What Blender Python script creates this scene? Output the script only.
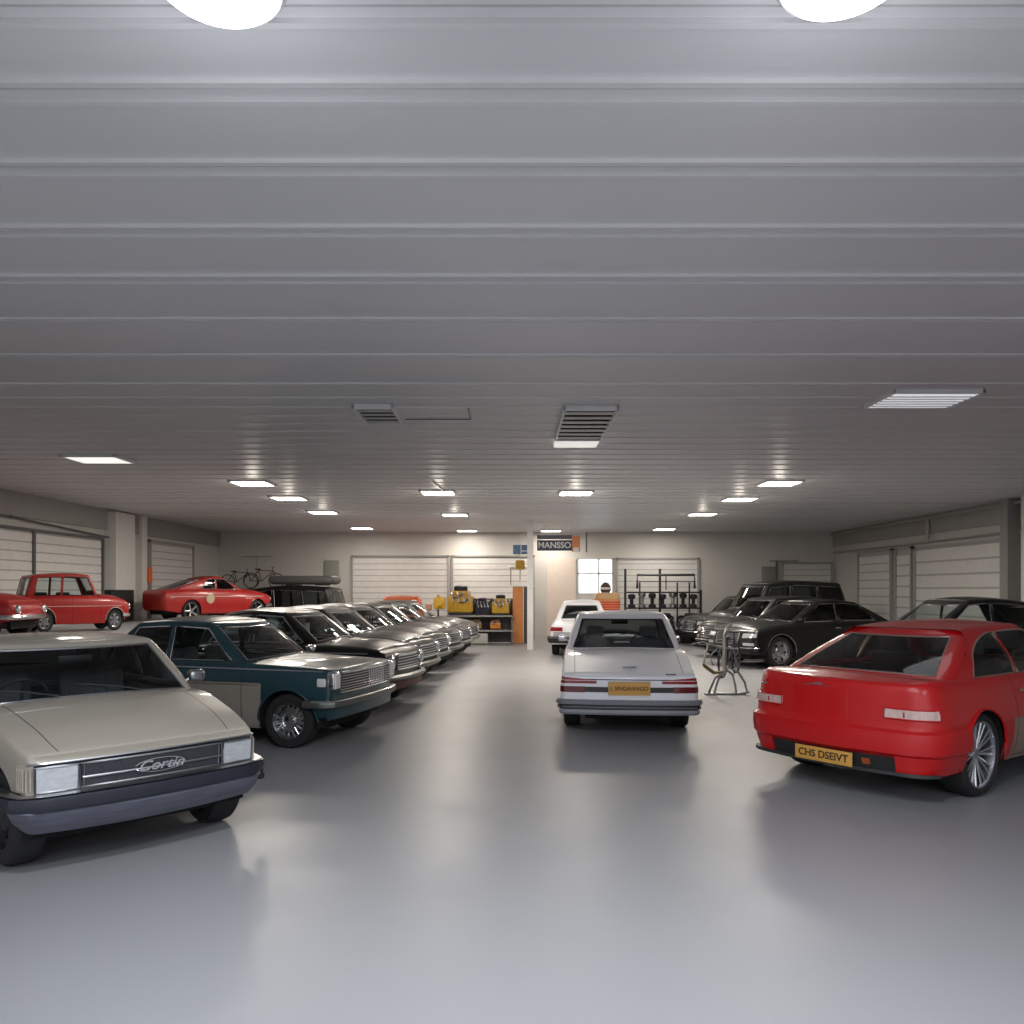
import bpy, bmesh, math, random
from mathutils import Vector, Matrix
random.seed(7)
PI = math.pi
COL = bpy.context.scene.collection
for o in list(bpy.data.objects): bpy.data.objects.remove(o)

# ------------------------------------------------------------------ camera, world, exposure
H = 3.7            # ceiling height
cd = bpy.data.cameras.new('camera'); cam = bpy.data.objects.new('camera', cd); COL.objects.link(cam)
cam.location = (0, 0, 1.7); cam.rotation_euler = (PI/2, 0, 0)
cd.sensor_width = 36; cd.lens = 36*800/1024; cd.shift_y = 78/1024; cd.clip_end = 200
sc = bpy.context.scene; sc.camera = cam
sc.view_settings.view_transform = 'Standard'; sc.view_settings.look = 'None'
sc.view_settings.exposure = 0.28; sc.view_settings.gamma = 1; sc.view_settings.use_curve_mapping = False
w = bpy.data.worlds.new('world'); sc.world = w; w.use_nodes = True
bg = w.node_tree.nodes['Background']; bg.inputs[0].default_value = (0.86, 0.94, 1.0, 1); bg.inputs[1].default_value = 2.4

WARM = (1.0, 0.90, 0.78); COOL = (0.92, 0.95, 1.0); DOME_W, ROW_W, REAR_W = 75, 56, 110
def area(name, x, y, z, sx, sy, power, color, parent=None):
    l = bpy.data.lights.new(name, 'AREA'); l.shape = 'RECTANGLE'; l.size = sx; l.size_y = sy
    l.energy = power; l.color = color
    o = bpy.data.objects.new(name, l); COL.objects.link(o); o.location = (x, y, z)
    if parent: o.parent = parent
    return o
def bulb_light(name, x, y, z, r, power, color):
    l = bpy.data.lights.new(name, 'POINT'); l.shadow_soft_size = r; l.energy = power; l.color = color
    o = bpy.data.objects.new(name, l); COL.objects.link(o); o.location = (x, y, z); return o

# ------------------------------------------------------------------ materials
MATS = {}
def mat(name, color=(.5,.5,.5), rough=.5, metal=0.0, coat=0.0, emit=None, estr=0, noise=None, bump=None, spec=None):
    if name in MATS: return MATS[name]
    m = bpy.data.materials.new(name); m.use_nodes = True; nt = m.node_tree
    b = nt.nodes['Principled BSDF']
    b.inputs['Base Color'].default_value = (*color, 1); b.inputs['Roughness'].default_value = rough
    b.inputs['Metallic'].default_value = metal; b.inputs['Coat Weight'].default_value = coat
    b.inputs['Coat Roughness'].default_value = 0.04
    if spec is not None: b.inputs['Specular IOR Level'].default_value = spec
    if emit: b.inputs['Emission Color'].default_value = (*emit, 1); b.inputs['Emission Strength'].default_value = estr
    tc = nt.nodes.new('ShaderNodeTexCoord')
    sc_, amt, stretch = noise or (6, .04, (1,1,1))
    mp = nt.nodes.new('ShaderNodeMapping'); mp.inputs['Scale'].default_value = stretch
    nt.links.new(tc.outputs['Object'], mp.inputs[0])
    n = nt.nodes.new('ShaderNodeTexNoise'); n.inputs['Scale'].default_value = sc_; n.inputs['Detail'].default_value = 4
    nt.links.new(mp.outputs[0], n.inputs['Vector'])
    mx = nt.nodes.new('ShaderNodeMix'); mx.data_type = 'RGBA'
    mx.inputs[6].default_value = (*[c*(1-amt*2) for c in color], 1); mx.inputs[7].default_value = (*[min(1,c*(1+amt*2)) for c in color], 1)
    nt.links.new(n.outputs['Fac'], mx.inputs[0]); nt.links.new(mx.outputs[2], b.inputs['Base Color'])
    if bump:
        bp = nt.nodes.new('ShaderNodeBump'); bp.inputs['Strength'].default_value = bump; bp.inputs['Distance'].default_value = .01
        nt.links.new(n.outputs['Fac'], bp.inputs['Height']); nt.links.new(bp.outputs[0], b.inputs['Normal'])
    MATS[name] = m; return m
def glassmat(name, tint, refl=.9):
    if name in MATS: return MATS[name]
    m = bpy.data.materials.new(name); m.use_nodes = True; nt = m.node_tree; nt.nodes.clear()
    out = nt.nodes.new('ShaderNodeOutputMaterial'); t = nt.nodes.new('ShaderNodeBsdfTransparent'); t.inputs[0].default_value = (*tint, 1)
    g = nt.nodes.new('ShaderNodeBsdfGlossy'); g.inputs['Roughness'].default_value = .03; g.inputs[0].default_value = (refl, refl, refl, 1)
    f = nt.nodes.new('ShaderNodeFresnel'); f.inputs[0].default_value = 1.38
    mx = nt.nodes.new('ShaderNodeMixShader'); nt.links.new(f.outputs[0], mx.inputs[0]); nt.links.new(t.outputs[0], mx.inputs[1]); nt.links.new(g.outputs[0], mx.inputs[2])
    nt.links.new(mx.outputs[0], out.inputs[0]); MATS[name] = m; return m
def paint(name, c, rough=.32, coat=.7, metal=.0, spec=None): return mat(name, c, rough, metal, coat, noise=(3, .02, (1,1,1)), spec=spec)
CHROME = mat('chrome', (.72,.72,.74), .14, 1.0)
DCHROME = mat('worn_chrome', (.45,.46,.48), .28, 1.0)
ACHROME = mat('aged_chrome', (.24,.24,.235), .38, .9)
RUBBER = mat('tyre_rubber', (.018,.018,.019), .75)
BLACK = mat('black_plastic', (.02,.02,.022), .5)
GAP = mat('dark_gap', (.008,.008,.008), .9)
INTER = mat('interior_vinyl', (.11,.11,.115), .6)
SEATM = mat('seat_cloth', (.07,.072,.08), .8, bump=.3)
GLASS = glassmat('window_glass', (.80,.85,.85))
DGLASS = glassmat('dark_window_glass', (.3,.33,.33))
LENS = mat('clear_lens', (.55,.57,.6), .15, .3, .6, noise=(60,.15,(1,.3,1)))
REDLENS = mat('red_lens', (.30,.012,.018), .2, 0, .7)
REDLENS2 = mat('dark_red_lens', (.13,.008,.012), .25, 0, .7)
PINKLENS = mat('pale_lens', (.62,.45,.42), .2, 0, .7, noise=(40,.2,(1,1,.3)))
ALLOY = mat('alloy_rim', (.55,.56,.6), .25, .9)
PLATE = mat('orange_plate', (.62,.33,.07), .5)
INK = mat('plate_ink', (.05,.025,.005), .6)

# ------------------------------------------------------------------ mesh helpers
class MB:
    def __init__(s): s.v = []; s.f = []; s.m = []; s.mats = []
    def mi(s, m):
        if m not in s.mats: s.mats.append(m)
        return s.mats.index(m)
    def quad(s, pts, m):
        b = len(s.v); s.v += [tuple(p) for p in pts]; s.f.append(tuple(range(b, b+len(pts)))); s.m.append(s.mi(m))
    def grid(s, rows, m, closed_u=False, closed_v=False, mfun=None):
        b = len(s.v); nr = len(rows); nc = len(rows[0])
        for r in rows: s.v += [tuple(p) for p in r]
        for i in range(nr if closed_v else nr-1):
            for j in range(nc if closed_u else nc-1):
                i2 = (i+1) % nr; j2 = (j+1) % nc
                mm = mfun(i, j) if mfun else m
                if mm is None: continue
                s.f.append((b+i*nc+j, b+i*nc+j2, b+i2*nc+j2, b+i2*nc+j)); s.m.append(s.mi(mm))
    def box(s, c, d, m, rz=0, taper=1.0, M=None):
        x, y, z = [q/2 for q in d]; P = []
        for zz, t in ((-z, 1), (z, taper)):
            for xx, yy in ((-x,-y),(x,-y),(x,y),(-x,y)): P.append(Vector((xx*t, yy*t, zz)))
        R = Matrix.Rotation(rz, 3, 'Z')
        P = [R @ p + Vector(c) for p in P]
        if M: P = [M @ p for p in P]
        b = len(s.v); s.v += [tuple(p) for p in P]
        for f in ((3,2,1,0),(4,5,6,7),(0,1,5,4),(1,2,6,5),(2,3,7,6),(3,0,4,7)):
            s.f.append(tuple(b+i for i in f)); s.m.append(s.mi(m))
    def rbox(s, c, d, m, r=.02, rz=0, M=None):      # box with all edges rounded
        n = 3; x, y, z = [q/2 for q in d]; r = min(r, x*.98, y*.98, z*.98)
        rows = []; R = Matrix.Rotation(rz, 3, 'Z')
        for k in range(2*(n+1)):
            top = k > n; a = -PI/2 + (k if not top else k-1)*PI/2/n
            cz = (z-r) if top else -(z-r); ring = []
            for q in range(4):
                for j in range(n+1):
                    th = q*PI/2 + j*PI/2/n
                    sx = 1 if q in (0,3) else -1; sy = 1 if q in (0,1) else -1
                    p = Vector((sx*(x-r)+r*math.cos(a)*math.cos(th), sy*(y-r)+r*math.cos(a)*math.sin(th), cz+r*math.sin(a)))
                    p = R @ p + Vector(c)
                    ring.append(M @ p if M else p)
            rows.append(ring)
        s.grid(rows, m, closed_u=True)
        s.quad(list(reversed(rows[0])), m); s.quad(rows[-1], m)
    def tube(s, pts, r, m, n=6, closed=False, flat=1.0):
        pts = [Vector(p) for p in pts]; rows = []; N = len(pts); up = Vector((0,0,1))
        for i, p in enumerate(pts):
            a = pts[(i-1) % N] if (closed or i > 0) else p; b = pts[(i+1) % N] if (closed or i < N-1) else p
            t = (b-a)
            if t.length < 1e-7: t = Vector((1,0,0))
            t.normalize(); u = up if abs(t.dot(up)) < .95 else Vector((0,1,0)) if abs(t.y) < .9 else Vector((1,0,0))
            x = t.cross(u).normalized(); y = x.cross(t)
            rr = r[i] if isinstance(r, (list, tuple)) else r
            rows.append([p + x*rr*math.cos(k*2*PI/n) + y*rr*flat*math.sin(k*2*PI/n) for k in range(n)])
        s.grid(rows, m, closed_u=True, closed_v=closed)
        if not closed: s.quad(list(reversed(rows[0])), m); s.quad(rows[-1], m)
    def lathe(s, prof, m, M=None, n=24, caps=False, mf=None):     # prof: (radius, height) about local z
        rows = []
        for r, h in prof:
            ring = [Vector((r*math.cos(k*2*PI/n), r*math.sin(k*2*PI/n), h)) for k in range(n)]
            rows.append([M @ p for p in ring] if M else ring)
        s.grid(rows, m, closed_u=True, mfun=mf)
        if caps: s.quad(list(reversed(rows[0])), m); s.quad(rows[-1], m)
    def build(s, name, parent=None, sharp=35, loc=None, rz=None):
        me = bpy.data.meshes.new(name); me.from_pydata(s.v, [], s.f)
        for m in s.mats: me.materials.append(m)
        me.polygons.foreach_set('material_index', s.m)
        bm = bmesh.new(); bm.from_mesh(me)
        bmesh.ops.remove_doubles(bm, verts=bm.verts, dist=2e-4)
        bmesh.ops.recalc_face_normals(bm, faces=bm.faces)
        for f in bm.faces: f.smooth = True
        bm.to_mesh(me); bm.free(); me.set_sharp_from_angle(angle=math.radians(sharp))
        o = bpy.data.objects.new(name, me); COL.objects.link(o)
        if parent: o.parent = parent
        if loc: o.location = loc
        if rz is not None: o.rotation_euler.z = rz
        return o
def tag(o, label=None, cat=None, group=None, kind=None):
    for k, v in (('label', label), ('category', cat), ('group', group), ('kind', kind)):
        if v: o[k] = v
    return o
def empty(name, loc=(0,0,0), rz=0, **kw):
    o = bpy.data.objects.new(name, None); COL.objects.link(o); o.location = loc; o.rotation_euler.z = rz
    o.empty_display_size = .2
    return tag(o, **kw)
def struct(o): o['kind'] = 'structure'; return o
def copy_tree(o, parent=None):
    c = o.copy(); COL.objects.link(c); c.parent = parent
    for ch in list(o.children): copy_tree(ch, c)
    return c
def cr(tab, x):            # smooth interpolation of a table
    if x <= tab[0][0]: return tab[0][1]
    if x >= tab[-1][0]: return tab[-1][1]
    for i in range(len(tab)-1):
        (x0, y0), (x1, y1) = tab[i], tab[i+1]
        if x0 <= x <= x1:
            h = x1-x0; t = (x-x0)/h
            def slope(j):
                if j == 0 or j == len(tab)-1:
                    a = (tab[1][1]-tab[0][1])/(tab[1][0]-tab[0][0]) if j == 0 else (tab[-1][1]-tab[-2][1])/(tab[-1][0]-tab[-2][0]); return a
                a = (tab[j][1]-tab[j-1][1])/(tab[j][0]-tab[j-1][0]); b = (tab[j+1][1]-tab[j][1])/(tab[j+1][0]-tab[j][0])
                return 0 if a*b <= 0 else 2*a*b/(a+b)
            m0, m1 = slope(i)*h, slope(i+1)*h
            return (2*t**3-3*t*t+1)*y0+(t**3-2*t*t+t)*m0+(-2*t**3+3*t*t)*y1+(t**3-t*t)*m1
def lerp(a, b, t): return a+(b-a)*t
def sstep(a, b, x):
    t = max(0, min(1, (x-a)/(b-a))); return t*t*(3-2*t)
def text(name, s, size, m, parent, loc, fwd, extr=.002, shear=0, align='CENTER', sx=1.0, tilt=0):
    """lettering whose face looks along the horizontal direction fwd"""
    c = bpy.data.curves.new(name, 'FONT'); c.body = s; c.size = size; c.extrude = extr; c.align_x = align; c.align_y = 'CENTER'; c.shear = shear; c.offset = size*.02
    c.materials.append(m); tmp = bpy.data.objects.new(name, c); COL.objects.link(tmp); dg = bpy.context.evaluated_depsgraph_get()
    me = bpy.data.meshes.new_from_object(tmp.evaluated_get(dg)); bpy.data.objects.remove(tmp); me.name = name
    o = bpy.data.objects.new(name, me); COL.objects.link(o); o.parent = parent
    o.location = loc; o.rotation_euler = (PI/2+tilt, 0, math.atan2(fwd[1], fwd[0])+PI/2); o.scale = (sx, 1, 1)
    return o

# ------------------------------------------------------------------ wheels
def wheel(R, width, style, lod=0):
    """returns (tyre MB, rim MB); axis along +y, outer face towards +y, centred on the origin"""
    M = Matrix.Rotation(-PI/2, 4, 'X'); n = 40 if lod == 0 else 20
    t = MB(); w = width/2; ri = R*(.80 if style == 'alloy' else .66 if style == 'steel' else .70)
    t.lathe([(ri*.97, -w*.8), (ri, -w), (R*.93, -w), (R*.985, -w*.8), (R, -w*.5), (R, w*.5), (R*.985, w*.8), (R*.93, w), (ri+.5*(R*.93-ri), w*1.06), (ri*1.03, w*.98), (ri, w*.86), (ri*.97, w*.7)], RUBBER, M, n)
    r = MB(); m = ALLOY if style == 'alloy' else BLACK if style == 'dark' else DCHROME
    r.lathe([(ri, w*.86), (ri*1.0, w*.92), (ri*.95, w*.92), (ri*.92, w*.6), (ri*.9, -w*.6), (ri, -w*.8)], m, M, n)
    r.lathe([(ri*.9, -w*.2), (.01, -w*.2)], GAP, M, n)
    if style == 'alloy':
        r.lathe([(.001, w*.62), (.04, w*.62), (.055, w*.5), (.06, w*.2)], m, M, 16)
        ns = 10 if lod == 0 else 5
        for k in range(ns):
            a = k*2*PI/ns
            for da, wd in ((-.13, .011), (.13, .011)) if lod == 0 else ((0, .03),):
                c, s_ = math.cos(a), math.sin(a); c2, s2 = math.cos(a+da), math.sin(a+da)
                p0 = Vector((c*.04, w*.5, s_*.04)); p1 = Vector((c2*ri*.94, w*.72, s2*ri*.94))
                r.tube([p0, lerp(p0, p1, .5), p1], [wd*1.3, wd, wd*1.1], m, 6, flat=1.0)
    elif style == 'steel':
        prof = [(ri*.92, w*.5), (ri*.84, w*.25), (ri*.70, w*.38), (ri*.52, w*.42), (ri*.40, w*.22), (ri*.36, w*.25)]
        r.lathe(prof, m, M, n)
        r.lathe([(ri*.37, w*.25), (ri*.36, w*.5), (ri*.28, w*.68), (ri*.12, w*.74), (.001, w*.75)], CHROME, M, n)
        for k in range(16):                              # vent slots of the wheel trim
            a = k*2*PI/16; c, s_ = math.cos(a), math.sin(a)
            r.rbox((0,0,0), (ri*.15, .012, .018), GAP, .004, M=Matrix.Translation((c*ri*.76, w*.36, s_*ri*.76)) @ Matrix.Rotation(-a, 4, 'Y'))
            a += PI/16; c, s_ = math.cos(a), math.sin(a)
            r.tube([(c*ri*.44, w*.40, s_*ri*.44), (c*ri*.88, w*.36, s_*ri*.88)], .008, CHROME, 5)
    else:
        r.lathe([(ri*.92, w*.5), (ri*.8, w*.3), (ri*.5, w*.45), (ri*.42, w*.7), (.001, w*.8)], m, M, n)
        for k in range(6):
            a = k*PI/3; r.rbox((math.cos(a)*ri*.68, w*.42, math.sin(a)*ri*.68), (.05,.03,.05), GAP, .01)
    return t, r

# ------------------------------------------------------------------ the car builder (x forward, y left, origin on the floor below the middle of the wheelbase)
DEF = dict(xf=2.1, xr=-2.1, W=.82, fx=1.25, rx=-1.25, R=.30, tw=.19, wheel='hub', archR=.36, bow_f=.10, bow_r=.06, rc_f=.16, rc_r=.16, tap_f=.05, tap_r=.05,
    sill=[(-2.1,.34),(-1.5,.25),(-1,.2),(1,.2),(1.5,.25),(2.1,.32)],
    belt=[(-2.1,.88),(-1,.93),(.6,.93),(2.1,.84)],
    ins_s=[(0,.06),(.1,.025),(.35,.0),(.6,.0),(.85,.02),(.95,.04),(1,.07)], ins_f=[(0,.05),(.2,.0),(.8,.0),(.93,.02),(1,.06)], ins_r=[(0,.06),(.2,.0),(.8,.01),(.93,.03),(1,.07)],
    crown_f=.05, crown_r=.03, hood_v=.86, trunk_v=.86, trunk=True,
    doors=[(-.25,.78),(-1.05,-.24)], xd=-1.35, xa=.85, xc=-.85, xb=.25, wb=.70, wt=.56, bow_w=.10, bow_b=.06, roof=[(-1,1.34),(-.3,1.38),(.4,1.34)],
    side=[(-1.1,-.8,'p'),(-.98,-.76,'w'),(-.3,-.28,'p'),(-.24,-.24,'w'),(.62,.2,'p')], win_k=(.06,.90), win_f=(.05,.92), win_r=(.08,.90), pil_f=.95, pil_r=.9, roundwin=None,
    bulge=.02, paint=None, paint2=None, two=None, trim=CHROME, glass=GLASS, lod=0, interior=True, arch_trim=None)

def make_car(S_, name, label, cat, group=None):
    S = dict(DEF); S.update(S_); W = S['W']; lod = S['lod']
    root = empty(name, label=label, cat=cat, group=group)
    xm = (S['xf']+S['xr'])/2; Lh = (S['xf']-S['xr'])/2
    def wside(x):
        q = (x-xm)/Lh; return W - (S['tap_f'] if q > 0 else S['tap_r'])*abs(q)**2.5
    # ---- outline
    def end_path(sgn, x_end, bow, rc, nE, nC):
        Wc = wside(x_end - sgn*rc); out = []
        for i in range(nE+1):
            y = (Wc-rc)*i/nE; out.append((x_end - sgn*bow*(y/W)**2, y, sgn*1.0, .25*(y/W)**3 if bow > .05 else 0))
        cx = out[-1][0] - sgn*rc
        for i in range(1, nC+1):
            a = i/nC*PI/2; out.append((cx+sgn*rc*math.cos(a), Wc-rc+rc*math.sin(a), sgn*math.cos(a), math.sin(a)))
        return out, cx
    nE, nC = (10, 8) if lod == 0 else (4, 4)
    rp, cxr = end_path(-1, S['xr'], S['bow_r'], S['rc_r'], nE, nC)
    fp, cxf = end_path(1, S['xf'], S['bow_f'], S['rc_f'], nE, nC)
    xs = set(); aR = S['archR']
    for ax in (S['fx'], S['rx']):
        na = 20 if lod == 0 else 10
        for k in range(na+1): xs.add(round(ax - aR*math.cos(k*PI/na), 4))
        xs.add(round(ax-aR-.004, 4)); xs.add(round(ax+aR+.004, 4))
    seams = []
    for a, b in S['doors']:
        for q in (a, b): xs.add(q); xs.add(round(q+.008, 4)); seams.append(q)
    st = .14 if lod == 0 else .3
    x = cxr+.02
    while x < cxf-.02:
        if all(abs(x-q) > .03 for q in xs): xs.add(round(x, 4))
        x += st
    xs = [x for x in sorted(xs) if cxr+.005 < x < cxf-.005]
    ring = rp + [(x, wside(x), 0, 1.0) for x in xs] + list(reversed(fp))
    iL = len(ring); nr0 = len(rp); nf0 = nr0+len(xs)
    def arch(x):
        z = 0
        for ax in (S['fx'], S['rx']):
            d = abs(x-ax)
            if d < aR: z = max(z, S['R']+math.sqrt(aR*aR-d*d))
        return z
    def surf(b, z, o=0.0):
        bx, by, nx, ny = b; zb = cr(S['sill'], bx); zs = cr(S['belt'], bx); s = max(0, min(1, (z-zb)/(zs-zb)))
        d = cr(S['ins_f'], s)*max(nx, 0)**2 + cr(S['ins_r'], s)*max(-nx, 0)**2 + cr(S['ins_s'], s)*ny*ny
        return Vector((bx-nx*(d-o), by-ny*(d-o), z))
    lv = [0,.03,.045,.055,.1,.2,.3,.4,.5,.6,.7,.78,.85,.9,.94,.97,.985,1.0] if lod == 0 else [0,.05,.15,.35,.6,.8,.9,.96,1.0]
    if S['two']: lv = sorted(set(lv+[S['two'][0], S['two'][0]+.012]))
    P1, P2 = S['paint'], S['paint2'] or S['paint']
    body = MB(); doors = {}
    rows = []
    for (bx, by, nx, ny) in ring:
        zb = cr(S['sill'], bx); zs = cr(S['belt'], bx); col = []
        for s in lv:
            z = zb+(zs-zb)*s
            if ny > .9: z = max(z, min(arch(bx), zs-.02))
            col.append(surf((bx, by, nx, ny), z))
        rows.append(col)
    def pm(i, k):
        bx = (ring[i][0]+ring[i+1][0])/2; s = (lv[k]+lv[k+1])/2
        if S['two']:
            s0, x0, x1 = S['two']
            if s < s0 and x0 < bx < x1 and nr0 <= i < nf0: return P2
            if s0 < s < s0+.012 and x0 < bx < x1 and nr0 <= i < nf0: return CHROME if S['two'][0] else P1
        return P1
    for sg in (1, -1):
        R2 = [[Vector((p.x, p.y*sg, p.z)) for p in c] for c in rows]
        def assign(i, k, sg=sg):
            if nr0 <= i < nf0:
                xa_, xb_ = ring[i][0], ring[i+1][0]; s = (lv[k]+lv[k+1])/2
                for (a, b) in S['doors']:
                    for q in (a, b):
                        if xa_ >= q-1e-4 and xb_ <= q+.0081: return GAP
                    if lod == 0 and a < (xa_+xb_)/2 < b and .045 < s < .055: return GAP
                    if a < (xa_+xb_)/2 < b and s > .05:
                        d = doors.setdefault((a, b, sg), MB())
                        d.quad([R2[i][k], R2[i+1][k], R2[i+1][k+1], R2[i][k+1]], pm(i, k)); return None
            return pm(i, k)
        body.grid(R2, None, mfun=assign)
    # ---- top surfaces: bonnet, boot and the shelf beside the cabin
    top = [c[-1] for c in rows]
    def crown(x):
        if x > S['xa']-.3: return S['crown_f']*(1-sstep(S['xf']-.5, S['xf']-.06, x))
        if x < S['xd']+.3: return S['crown_r']*(1-sstep(-S['xr']-.45, -S['xr']-.06, -x))
        return 0.0
    xsT = [p.x for p in top]
    def ytop(x):
        for i in range(nr0, nf0-1):
            if top[i].x <= x <= top[i+1].x: t = (x-top[i].x)/max(1e-6, top[i+1].x-top[i].x); return lerp(top[i].y, top[i+1].y, t)
        return top[nr0 if x < 0 else nf0-1].y
    def deck(x, y):
        yt = max(ytop(x), .05); return cr(S['belt'], x) + crown(x)*max(0, 1-(y/yt)**2)
    vs = [1, .97, .93, S['hood_v']+.008, S['hood_v'], .7, .5, .25, 0]; vs = sorted(set(vs), reverse=True); vs = vs + [-v for v in reversed(vs[:-1])]
    hood, trunk = MB(), MB()
    def strip(i):
        p = top[i]; return [Vector((p.x, p.y*v, p.z + crown(p.x)*(1-v*v))) for v in vs]
    hood_x0, hood_x1 = S['xa']+.02, top[nf0-1].x+.3*(S['xf']-top[nf0-1].x)
    for i in range(iL-1):
        xa_, xb_ = sorted((top[i].x, top[i+1].x)); xc_ = (xa_+xb_)/2
        if xc_ > S['xa']-.06 or xc_ < S['xd']+.05:
            A, B = strip(i), strip(i+1); hv = S['hood_v'] if xc_ > 0 else S['trunk_v']
            for j in range(len(vs)-1):
                v = abs(vs[j]+vs[j+1])/2; m = P1; tgt = body
                if xc_ > 0 and i < nf0+1:
                    if abs(v-(S['hood_v']+.004)) < .003: m = GAP
                    elif v < S['hood_v'] and xc_ > S['xa']-.03: tgt = hood
                elif xc_ < 0 and i >= nr0-2 and S['trunk']:
                    if abs(v-(S['hood_v']+.004)) < .003: m = GAP
                    elif v < S['hood_v']: tgt = trunk
                if tgt is body and m is P1 and xc_ > 0 and i >= nf0+1: m = P1
                tgt.quad([A[j], B[j], B[j+1], A[j+1]], m)
        else:
            for sg in (1, -1):
                a, b = top[i], top[i+1]; yi = S['wb']-.05
                body.quad([(a.x, a.y*sg, a.z), (b.x, b.y*sg, b.z), (b.x, min(yi, b.y)*sg, b.z+.004), (a.x, min(yi, a.y)*sg, a.z+.004)], P1)
    # ---- greenhouse
    rcb, rct = .07, .07; nE2 = 8 if lod == 0 else 3
    cols = []      # (base, top, n(x,y), flag, fraction)
    wbx = lambda x: min(S['wb'], ytop(x)-.012)
    def mk(bx, by, tx, ty, nx, ny, fl, fr=0):
        cols.append((Vector((bx, by, deck(bx, by)-.006)), Vector((tx, ty, cr(S['roof'], tx))), (nx, ny), fl, fr))
    def edge(sgn, xbase, xtop, bowb, bowt, pil, flag):
        L = []; fr = [pil*i/nE2 for i in range(nE2+1)] + [1.0]; wbb = wbx(xbase-sgn*.1)
        for f in fr:
            L.append((xbase-sgn*bowb*f*f, f*(wbb-rcb), xtop-sgn*bowt*f*f, f*(S['wt']-rct), sgn, .0, flag if f <= pil+1e-6 else 'p', f))
        cx, tx = xbase-sgn*(bowb+rcb), xtop-sgn*(bowt+rct); nc = 4
        for i in range(1, nc+1):
            a = i/nc*PI/2
            L.append((cx+sgn*rcb*math.cos(a), wbb-rcb+rcb*math.sin(a), tx+sgn*rct*math.cos(a), S['wt']-rct+rct*math.sin(a), sgn*math.cos(a), math.sin(a), 'p', 0))
        return L
    Lr = edge(-1, S['xd'], S['xc'], S['bow_b'], S['bow_b'], S['pil_r'], 'r')
    Lf = edge(1, S['xa'], S['xb'], S['bow_w'], S['bow_w']*.8, S['pil_f'], 'f')
    for q in Lr: mk(*q)
    sd = S['side']; end = (S['xa']-S['bow_w']-rcb, S['xb']-S['bow_w']*.8-rct)
    for j, (a, b, fl) in enumerate(sd):
        nx_ = sd[j+1] if j+1 < len(sd) else (end[0], end[1], 'p')
        n = (8 if lod == 0 else 4) if fl == 'w' else 1
        for i in range(n):
            t = i/n; xb_, xt_ = lerp(a, nx_[0], t), lerp(b, nx_[1], t)
            mk(xb_, wbx(xb_), xt_, S['wt'], 0, 1, 'w%d' % j if fl == 'w' else 'p', t)
    for q in reversed(Lf): mk(*q)
    half = cols
    # flag belongs to interval [c, c+1]; windows of rear/front edges are centred so use interval test
    def krange(c, kind):
        if kind == 'f': return S['win_f']
        if kind == 'r': return S['win_r']
        return S['win_k']
    def G(c, k, o=0.0, sg=1):
        b, t, (nx, ny), fl, fr = c
        d = S['bulge']*4*k*(1-k)+o; p = b.lerp(t, k)
        return Vector((p.x+nx*d, (p.y+ny*d)*sg, p.z))
    nK = 5 if lod == 0 else 2
    def interval_kind(i):
        a, b = half[i], half[i+1]
        if a[3] == 'r' and b[3] == 'r': return 'r'
        if a[3] == 'f' and b[3] == 'f': return 'f'
        if a[3].startswith('w'): return a[3]
        return 'p'
    kinds = [interval_kind(i) for i in range(len(half)-1)]
    wins = {}
    def kr(i, kind):        # k-range at column i for a window of this kind, with shaped ends
        k0, k1 = krange(None, kind[0])
        if S['roundwin'] and kind[0] == 'w':
            idx = [j for j, q in enumerate(kinds) if q == kind]; n = len(idx); t = (i-idx[0])/n
            f = S['roundwin'].get(int(kind[1:]))
            if f: k0, k1 = f(t)
        return k0, k1
    roofp = MB(); trims = {}
    for sg in (1, -1):
        for i in range(len(half)-1):
            a, b = half[i], half[i+1]; kd = kinds[i]
            if kd == 'p':
                ks = [0,.1,.3,.5,.7,.9,1]
                A = [G(a, k, 0, sg) for k in ks]; B = [G(b, k, 0, sg) for k in ks]
                roofp.grid([A, B], P1)
            else:
                a0, a1 = kr(i, kd); b0, b1 = kr(i+1, kd)
                for (u0, u1, w0, w1) in ((0, a0, 0, b0), (a1, 1, b1, 1)):
                    roofp.grid([[G(a, lerp(u0, u1, t), 0, sg) for t in (0,.5,1)], [G(b, lerp(w0, w1, t), 0, sg) for t in (0,.5,1)]], P1)
                key = (kd, sg if kd[0] == 'w' else 0)
                W_ = wins.setdefault(key, [])
                A = [G(a, lerp(a0, a1, t/nK), -.008, sg) for t in range(nK+1)]; B = [G(b, lerp(b0, b1, t/nK), -.008, sg) for t in range(nK+1)]
                W_.append((A, B))
                E = trims.setdefault((kd, sg), {'lo': [], 'hi': []})
                if not E['lo']: E['lo'].append(G(a, a0, .002, sg)); E['hi'].append(G(a, a1, .002, sg))
                E['lo'].append(G(b, b0, .002, sg)); E['hi'].append(G(b, b1, .002, sg))
    # roof cap
    offs = [(0,0),(.010,.010),(.025,.019),(.045,.026),(.065,.030)]
    caps = []
    for (b, t, (nx, ny), fl, fr) in half:
        caps.append([Vector((t.x-nx*d, t.y-ny*d if ny > .01 or t.y > .1 else t.y, t.z+h)) for d, h in offs])
    for sg in (1, -1): roofp.grid([[Vector((p.x, max(p.y, 0)*sg, p.z)) for p in c] for c in caps], P1)
    xr0 = min(c[-1].x for c in caps); xr1 = max(c[-1].x for c in caps)
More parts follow.
